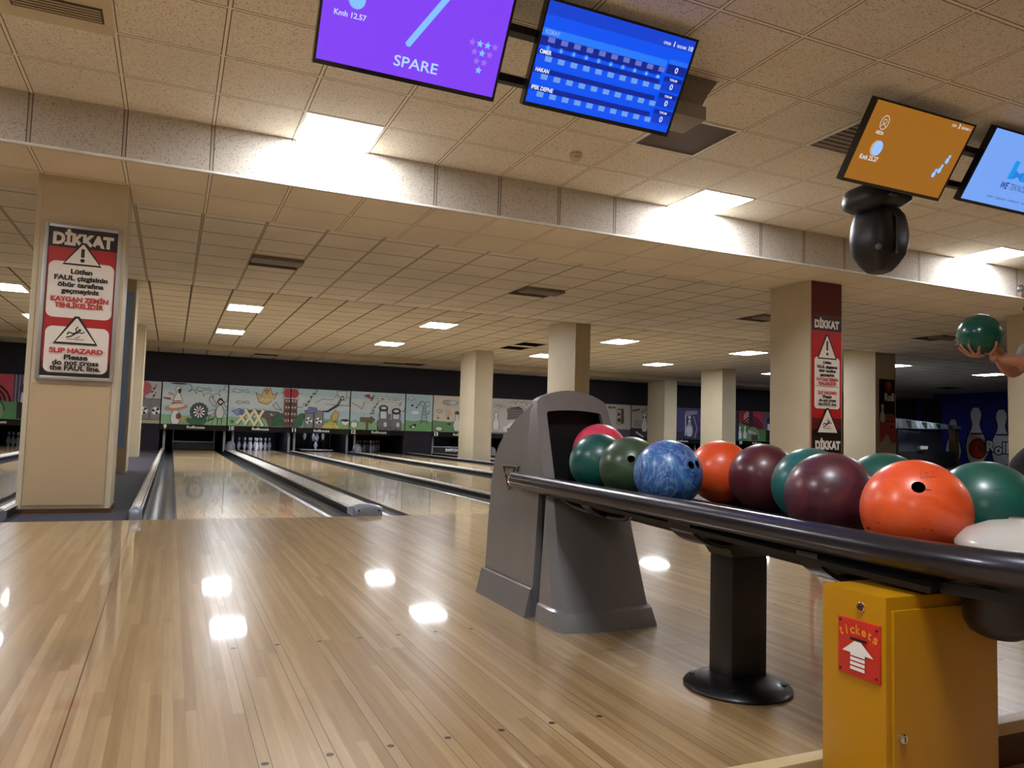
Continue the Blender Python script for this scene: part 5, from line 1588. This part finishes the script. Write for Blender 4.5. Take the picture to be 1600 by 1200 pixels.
def ball(name_cols, loc, label, holes=(), sub=5):
    t = bmesh.new()
    bmesh.ops.create_icosphere(t, subdivisions=sub, radius=RB)
    me = bpy.data.meshes.new('bowling_ball')
    t.to_mesh(me); t.free()
    me.materials.append(name_cols)
    o = bpy.data.objects.new('bowling_ball', me)
    C.objects.link(o)
    if holes:
        me.materials.append(HOLE)
        cb_ = B().m(HOLE)
        for h in holes:
            h = Vector(h).normalized()
            cb_.tube([h * (RB - 0.04), h * (RB + 0.02)], 0.0128, 32)
        cut = cb_.build('cut', smooth=0)
        md = o.modifiers.new('b', 'BOOLEAN'); md.object = cut; md.operation = 'DIFFERENCE'; md.solver = 'EXACT'; md.material_mode = 'TRANSFER'
        bpy.context.view_layer.update()
        m2 = bpy.data.meshes.new_from_object(o.evaluated_get(bpy.context.evaluated_depsgraph_get()))
        o.modifiers.clear()
        o.data = m2; bpy.data.objects.remove(cut); bpy.data.meshes.remove(me); me = m2
        me.name = 'bowling_ball'
    for p in me.polygons: p.use_smooth = True
    me.set_sharp_from_angle(angle=math.radians(40))
    o.location = loc
    return tag(o, label, 'bowling ball', 'house balls on the rack')
def tb(x, y): return (x, y, tray_z(y) + RB)
B_pink = ball_mat('pink red ball', [(206, 40, 70), (226, 70, 96), (236, 100, 120)], 7, 1.0)
B_teal = ball_mat('dark teal ball', [(6, 58, 54), (11, 80, 72), (17, 98, 86)], 5, 0.6)
B_teal2 = ball_mat('green teal ball', [(6, 62, 54), (10, 80, 68), (20, 96, 84)], 5, 0.6)
B_teal3 = ball_mat('dull teal ball', [(14, 72, 72), (24, 96, 94), (36, 110, 104)], 5, 0.6)
B_green = ball_mat('olive green ball', [(30, 48, 32), (52, 74, 50), (92, 116, 84)], 4, 2.0, stretch=(0.6, 0.6, 2.6))
B_blue = ball_mat('marbled blue ball', [(10, 40, 110), (26, 76, 150), (60, 116, 176), (136, 172, 200)], 3.6, 2.2, veins=(176, 204, 220))
B_org = ball_mat('orange ball', [(210, 66, 20), (232, 84, 30), (238, 102, 48)], 6, 1.2, stretch=(0.7, 0.7, 2.4), scratch=0.6)
B_org2 = ball_mat('worn orange ball', [(200, 62, 26), (226, 86, 36), (236, 108, 62)], 6, 1.5, stretch=(0.6, 0.6, 2.2), scratch=0.8)
B_mar = ball_mat('maroon ball', [(52, 16, 24), (84, 30, 38), (104, 44, 52)], 8, 1.2)
B_mar2 = ball_mat('purple maroon ball', [(46, 18, 30), (78, 32, 42), (106, 52, 60)], 9, 1.6, scratch=0.7)
ball(B_pink, (1.553, 2.62, 0.6395), 'pinkish red bowling ball coming out of the hood opening')
ball(B_teal, (1.45, 2.453, 0.600), 'dark teal bowling ball nearest the hood opening on the rack')
ball(B_green, tb(1.449, 2.235), 'olive green bowling ball with one finger hole between teal and blue balls', [(-0.503, -0.802, 0.322)], 6)
ball(B_blue, tb(1.44, 2.005), 'marbled blue bowling ball with two finger holes', [(0.116, -0.944, 0.309), (0.40, -0.86, 0.33)], 6)
ball(B_org, tb(1.732, 2.111), 'smaller looking orange bowling ball behind the blue ball')
ball(B_mar, tb(1.725, 1.893), 'maroon bowling ball in the back row right of the blue ball')
ball(B_teal3, tb(1.672, 1.645), 'dull teal bowling ball squeezed between the two maroon balls')
ball(B_mar2, tb(1.475, 1.388), 'large maroon bowling ball in the front row')
ball(B_teal2, tb(1.725, 1.442), 'teal bowling ball whose top shows behind the maroon and orange balls')
ob = ball(B_org2, tb(1.441, 1.129), 'big worn orange bowling ball with a finger hole and faint stamp', [(-0.642, -0.57, 0.513)], 6)
ball(B_teal2, tb(1.660, 1.125), 'large teal green bowling ball at the near end behind the orange ball')
# faint stamp on the orange ball
nrm = Vector((-0.42, -0.54, 0.73)).normalized()
U = Vector((0.914, -0.406, 0)).normalized(); U = (U - nrm * U.dot(nrm)).normalized()
Vv = nrm.cross(U)
a = Art(Vector((1.441, 1.129, tray_z(1.129) + RB)) + nrm * (RB + 0.0002) - U * 0.0 - Vv * 0.0, U, Vv, nrm, 0.00003)
INKB = mat('faded stamp ink', (120, 44, 30), 0.6)
a.text('BOWLING', 0.004, -0.008, 0.0055, INKB, 0.03, bold=0.0)
a.line([(-0.008, 0.002), (0.016, 0.002), (0.02, 0.012), (-0.004, 0.013), (-0.008, 0.002)], 0.0008, INKB)
a.text('m', 0.005, 0.004, 0.006, INKB)
bm = a.b.bm
cb = Vector((1.441, 1.129, tray_z(1.129) + RB))
for v in bm.verts:
    d = v.co - cb
    v.co = cb + d.normalized() * (RB + 0.0003)
a.build('stamp', ob)

# ------------------------------------------------------------------ yellow ticket box
X0, X1, Y0, Y1, Z0, Z1 = 1.203, 1.512, 1.0, 1.152, -0.1195, 0.417
t = thing('ticket_box', 'yellow metal ticket box with a red tickets plate under the rack', 'ticket box', ((X0 + X1) / 2, (Y0 + Y1) / 2, Z0))
B().m(M['yellow']).box((X0, Y0 + 0.004, Z0), (X1, Y1, Z1), 0.004).build('cabinet', t)
dr = B().m(M['yellow']).box((X0 + 0.013, Y0 - 0.002, Z0 + 0.02), (X1 - 0.018, Y0 + 0.006, Z1 - 0.024), 0.003).build('door', t)
b = B().m(M['yellowedge'])
b.box((X1 - 0.0175, Y0 + 0.001, Z0 + 0.02), (X1 - 0.0145, Y0 + 0.005, Z1 - 0.024))
b.build('hinge_gap', t, smooth=0)
lk = B().m(M['chrome']).tube([(1.234, Y0 - 0.001, 0.167), (1.234, Y0 - 0.008, 0.167), (1.234, Y0 - 0.010, 0.167)], [0.0085, 0.0085, 0.007], 20).build('lock', dr)
B().m(M['black']).box((1.2332, Y0 - 0.0108, 0.162), (1.2348, Y0 - 0.0098, 0.172)).build('keyhole', lk, smooth=0)
b = B().m(M['dispred']).tube([(X0 + 0.001, 1.059, 0.389), (X0 - 0.004, 1.059, 0.389), (X0 - 0.007, 1.059, 0.389)], [0.007, 0.007, 0.003], 20)
bt = b.build('sensor_button', t)
B().m(M['chrome']).tube([(X0 - 0.001 - 0.0, 1.059 + 0.0078 * math.cos(q), 0.389 + 0.0078 * math.sin(q)) for q in [2 * PI * j / 24 for j in range(25)]], 0.0014, 8).build('button_ring', bt)
pl_ = B().m(M['redplate']).box((X0 - 0.004, 1.014, 0.2585), (X0 + 0.001, 1.109, 0.3635), 0.001).build('ticket_plate', t)
a = Art((X0 - 0.004, 1.109, 0.2585), (0, -1, 0), (0, 0, 1), (-1, 0, 0), 0.00025)
TK = A_((226, 140, 40))
tx = 'tickets'
for i, ch in enumerate(tx):
    u = -1 + 2 * i / (len(tx) - 1)
    x = 0.0475 + u * 0.038
    a.text(ch, x, 0.0795 - 0.008 * u * u, 0.0165, TK, {'i': 0.004, 't': 0.0078}.get(ch, 0.0102), bold=0.03, rot=-u * 0.3)
a.rect(0.030, 0.0665, 0.068, 0.0715, M['black'])
a.poly([(0.012, 0.043), (0.04, 0.0655), (0.055, 0.0655), (0.083, 0.043), (0.064, 0.043), (0.064, 0.038), (0.031, 0.038), (0.031, 0.043)], M['white'])
for q in range(3):
    a.rect(0.031, 0.0295 - q * 0.0085, 0.064, 0.0355 - q * 0.0085, M['white'])
a.build('plate_print', pl_)
for y, z in ((1.103, 0.357), (1.02, 0.354), (1.103, 0.266), (1.021, 0.267)):
    B().m(M['dot']).tube([(X0 - 0.0035, y, z), (X0 - 0.0055, y, z)], 0.0026, 10).build('rivet', pl_)

# ------------------------------------------------------------------ the bowler at the right edge
def skin(name, verts, edges, root, sub=1):
    me = bpy.data.meshes.new(name)
    keys = list(verts)
    me.from_pydata([verts[k][0] for k in keys], [(keys.index(a), keys.index(b)) for a, b in edges], [])
    o = bpy.data.objects.new(name, me); C.objects.link(o)
    md = o.modifiers.new('s', 'SKIN'); md.use_smooth_shade = True; md.branch_smoothing = 0.4
    sv = me.skin_vertices[0].data
    for i, k in enumerate(keys):
        r = verts[k][1]
        sv[i].radius = r if isinstance(r, tuple) else (r, r)
        sv[i].use_root = (k == root)
    sb = o.modifiers.new('d', 'SUBSURF'); sb.levels = sub; sb.render_levels = sub
    bpy.context.view_layer.update()
    m2 = bpy.data.meshes.new_from_object(o.evaluated_get(bpy.context.evaluated_depsgraph_get()))
    bpy.data.objects.remove(o); bpy.data.meshes.remove(me)
    return m2
def addmesh(b, me):
    t = bmesh.new(); t.from_mesh(me); b.merge(t); bpy.data.meshes.remove(me)

FD = Vector((-0.914, 0.406, 0)); LT = Vector((-0.406, -0.914, 0)); UP = Vector((0, 0, 1))
PB = Vector((4.425, 2.442, 0))                        # point under the pelvis
def P(f, l, z): return tuple(PB + FD * f + LT * l + UP * z)
BALL = Vector((3.85, 2.63, 1.29))
bl = bpy.data.objects.get('bowling_ball')
hb = ball(ball_mat('dark green held ball', [(4, 60, 48), (8, 84, 66), (16, 100, 82)], 5, 0.5, rough=0.15, scratch=0.0), tuple(BALL), 'dark green bowling ball held up by the bowler at right')
hb['group'] = 'ball in use'
bf = (BALL - PB).dot(FD); bl_ = (BALL - PB).dot(LT)
V = {}
V['pelvis'] = (P(0, 0, 0.90), (0.15, 0.11)); V['waist'] = (P(0.03, 0, 1.06), (0.135, 0.10)); V['chest'] = (P(0.06, 0, 1.22), (0.155, 0.115))
V['neckb'] = (P(0.09, 0, 1.375), 0.065); V['neck'] = (P(0.165, 0, 1.44), 0.054); V['skull'] = (P(0.215, 0, 1.535), 0.082); V['crown'] = (P(0.21, 0, 1.595), 0.078)
E_l = [('pelvis', 'waist'), ('waist', 'chest'), ('chest', 'neckb'), ('neckb', 'neck'), ('neck', 'skull'), ('skull', 'crown')]
handL = BALL + FD * 0.0 + LT * 0.035 - UP * 0.1
for s, n in ((1, 'L'), (-1, 'R')):
    V['sh' + n] = (P(0.05, 0.175 * s, 1.335), 0.06)
    V['el' + n] = (P(0.25, 0.22 * s, 1.12), 0.045)
    if n == 'L':
        V['fa' + n] = (tuple(Vector(P(0.25, 0.22, 1.12)).lerp(BALL - UP * 0.13 - FD * 0.06 + LT * 0.03, 0.35)), 0.043)
        V['wr' + n] = (tuple(BALL - UP * 0.128 - FD * 0.075 + LT * 0.035), 0.028)
    else:
        V['fa' + n] = (tuple(Vector(P(0.25, -0.22, 1.12)).lerp(BALL - FD * 0.12 - LT * 0.09 - UP * 0.05, 0.35)), 0.043)
        V['wr' + n] = (tuple(BALL - FD * 0.125 - LT * 0.085 - UP * 0.05), 0.028)
    V['hip' + n] = (P(0.0, 0.095 * s, 0.84), 0.088)
    V['kn' + n] = (P(0.45 if n == 'L' else 0.02, 0.11 * s, 0.6), 0.06)
    V['cf' + n] = (P(0.33 if n == 'L' else -0.06, 0.115 * s, 0.34), 0.056)
    V['an' + n] = (P(0.25 if n == 'L' else -0.12, 0.12 * s, 0.09), 0.04)
    V['toe' + n] = (P(0.4 if n == 'L' else 0.02, 0.13 * s, 0.035), 0.035)
    E_l += [('chest', 'sh' + n), ('sh' + n, 'el' + n), ('el' + n, 'fa' + n), ('fa' + n, 'wr' + n), ('pelvis', 'hip' + n), ('hip' + n, 'kn' + n), ('kn' + n, 'cf' + n), ('cf' + n, 'an' + n), ('an' + n, 'toe' + n)]
b = B().m(M['skin'])
addmesh(b, skin('body', V, E_l, 'pelvis', 2))
# fingers wrap round the ball: chains that follow its surface
def on_ball(a, e, r):      # a: azimuth from FD towards LT, e: elevation from straight down
    d = (FD * math.cos(a) + LT * math.sin(a)) * math.sin(e) - UP * math.cos(e)
    return BALL + d * (RB + r)
def hand(palm_a, palm_e, wrist, fingers, thumb):
    pc = on_ball(palm_a, palm_e, 0.014)
    V2 = {'w': (tuple(wrist), 0.026), 'p0': (tuple((Vector(wrist) + pc) / 2 + (pc - BALL).normalized() * 0.004), (0.03, 0.02)), 'p': (tuple(pc), (0.036, 0.017))}
    E2 = [('w', 'p0'), ('p0', 'p')]
    addmesh(b, skin('hand', V2, E2, 'w', 2))
    for i, (a0, e0, a1, e1, L) in enumerate(fingers + [thumb]):
        ch, ed = {}, []
        ch['r'] = (tuple(pc.lerp(on_ball(a0, e0, 0.011), 0.35)), 0.0095)
        for j in range(4):
            s = j / 3
            ch['k%d' % j] = (tuple(on_ball(a0 + (a1 - a0) * s, e0 + (e1 - e0) * s, 0.0095 - 0.002 * s)), (0.0098 - 0.0018 * s))
        ks = list(ch)
        addmesh(b, skin('finger', ch, list(zip(ks, ks[1:])), 'r', 1))
hand(math.pi * 0.9, 0.35, V['wrL'][0], [(0.9, 0.25, 1.0, 0.95, 1), (0.45, 0.3, 0.5, 1.1, 1), (0.0, 0.3, 0.0, 1.15, 1), (-0.5, 0.28, -0.45, 1.0, 1)], (2.1, 0.5, 1.75, 1.2, 1))
hand(math.pi * 1.3, 1.15, V['wrR'][0], [(-1.3, 1.1, -0.7, 1.2, 1), (-1.35, 1.28, -0.75, 1.42, 1), (-1.4, 1.46, -0.8, 1.64, 1), (-1.5, 1.64, -0.95, 1.84, 1)], (-2.1, 1.9, -1.75, 2.3, 1))
# head details
hc = Vector(P(0.215, 0, 1.54))
b.sphere(tuple(hc + UP * 0.01), 0.1, 3, (0.92, 0.92, 1.16))
b.sphere(tuple(hc + FD * 0.05 - UP * 0.075), 0.052, 3)                       # jaw
b.tube([hc + FD * 0.088 + UP * 0.025, hc + FD * 0.108 - UP * 0.01, hc + FD * 0.112 - UP * 0.022, hc + FD * 0.09 - UP * 0.032], [0.009, 0.014, 0.016, 0.01], 10)   # nose
for s in (1, -1):
    b.sphere(tuple(hc + LT * (0.088 * s) - FD * 0.005 - UP * 0.005), 0.032, 2, (0.6, 0.45, 1.0))   # ears
b.sphere(tuple(hc + FD * 0.092 - UP * 0.062), 0.02, 2, (0.7, 1.1, 0.5))       # lips
raw = b.build('person_raw', smooth=0)
rm = raw.modifiers.new('r', 'REMESH'); rm.mode = 'VOXEL'; rm.voxel_size = 0.006; rm.use_smooth_shade = True
sm = raw.modifiers.new('s', 'SMOOTH'); sm.factor = 0.5; sm.iterations = 3
bpy.context.view_layer.update()
pm = bpy.data.meshes.new_from_object(raw.evaluated_get(bpy.context.evaluated_depsgraph_get()))
bpy.data.objects.remove(raw)
pm.name = 'person'
if not pm.materials: pm.materials.append(M['skin'])
person = bpy.data.objects.new('person', pm); C.objects.link(person)
tag(person, 'person in a grey shirt holding a green bowling ball, cut by the right edge', 'person')
def garment(name, keys, edges, root, grow, mt, over=None, sub=2):
    vv = {}
    for k_ in keys:
        p, r = V[k_]
        if over and k_ in over: p, r = over[k_]
        vv[k_] = (p, tuple(q + grow for q in r) if isinstance(r, tuple) else r + grow)
    b2 = B().m(mt); addmesh(b2, skin(name, vv, edges, root, sub))
    return b2.build(name, person, smooth=80)
mid = lambda a, c, s: tuple(Vector(a).lerp(Vector(c), s))
ov = {'pelvis': (P(0, 0, 0.87), 0.135), 'elL': (mid(V['shL'][0], V['elL'][0], 0.75), 0.062), 'elR': (mid(V['shR'][0], V['elR'][0], 0.75), 0.062), 'neckb': (mid(V['chest'][0], V['neckb'][0], 0.85), 0.07)}
garment('shirt', ['pelvis', 'waist', 'chest', 'neckb', 'shL', 'shR', 'elL', 'elR'], [('pelvis', 'waist'), ('waist', 'chest'), ('chest', 'neckb'), ('chest', 'shL'), ('chest', 'shR'), ('shL', 'elL'), ('shR', 'elR')], 'waist', 0.02, M['shirt'], ov)
garment('trousers', ['pelvis', 'hipL', 'hipR', 'knL', 'knR', 'cfL', 'cfR', 'anL', 'anR'], [('pelvis', 'hipL'), ('pelvis', 'hipR'), ('hipL', 'knL'), ('hipR', 'knR'), ('knL', 'cfL'), ('knR', 'cfR'), ('cfL', 'anL'), ('cfR', 'anR')], 'pelvis', 0.016, M['trouser'])
for n in 'LR':
    garment('shoe', ['an' + n, 'toe' + n], [('an' + n, 'toe' + n)], 'an' + n, 0.012, M['shoe'], {'an' + n: (tuple(Vector(V['an' + n][0]) - UP * 0.035), 0.04)})
b2 = B().m(M['hairblack'])
b2.sphere(tuple(hc + UP * 0.045 - FD * 0.02), 0.108, 3, (0.95, 0.95, 1.0))
o = b2.build('hair', person)
bm = bmesh.new(); bm.from_mesh(o.data)
bmesh.ops.bisect_plane(bm, geom=bm.verts[:] + bm.edges[:] + bm.faces[:], plane_co=hc + FD * 0.03 + UP * 0.03, plane_no=(FD * 0.75 - UP * 0.66), clear_outer=True)
bm.to_mesh(o.data); bm.free()
b2 = B().m(M['hairblack'])
b2.sphere(tuple(hc + FD * 0.052 - UP * 0.088), 0.054, 3, (1, 1.0, 0.62)); b2.build('beard', person)
b2 = B().m(M['tvframe'])
for s in (1, -1):
    cpt = hc + FD * 0.105 + LT * (0.034 * s) + UP * 0.022
    b2.tube([cpt + LT * (0.024 * math.cos(q)) + UP * (0.019 * math.sin(q)) for q in [2 * PI * j / 18 for j in range(19)]], 0.002, 6)
    b2.tube([cpt + LT * (0.024 * s), hc + LT * (0.088 * s) + UP * 0.02], 0.002, 6)
gl = b2.build('glasses', person)
for s in (1, -1):
    cpt = hc + FD * 0.106 + LT * (0.034 * s) + UP * 0.022
    B().m(M['glasslens']).sphere(tuple(cpt), 0.02, 2, (0.22, 0.9, 0.85)).build('lens', gl)
    B().m(M['white']).sphere(tuple(hc + FD * 0.088 + LT * (0.032 * s) + UP * 0.018), 0.012, 2).build('eye', person)
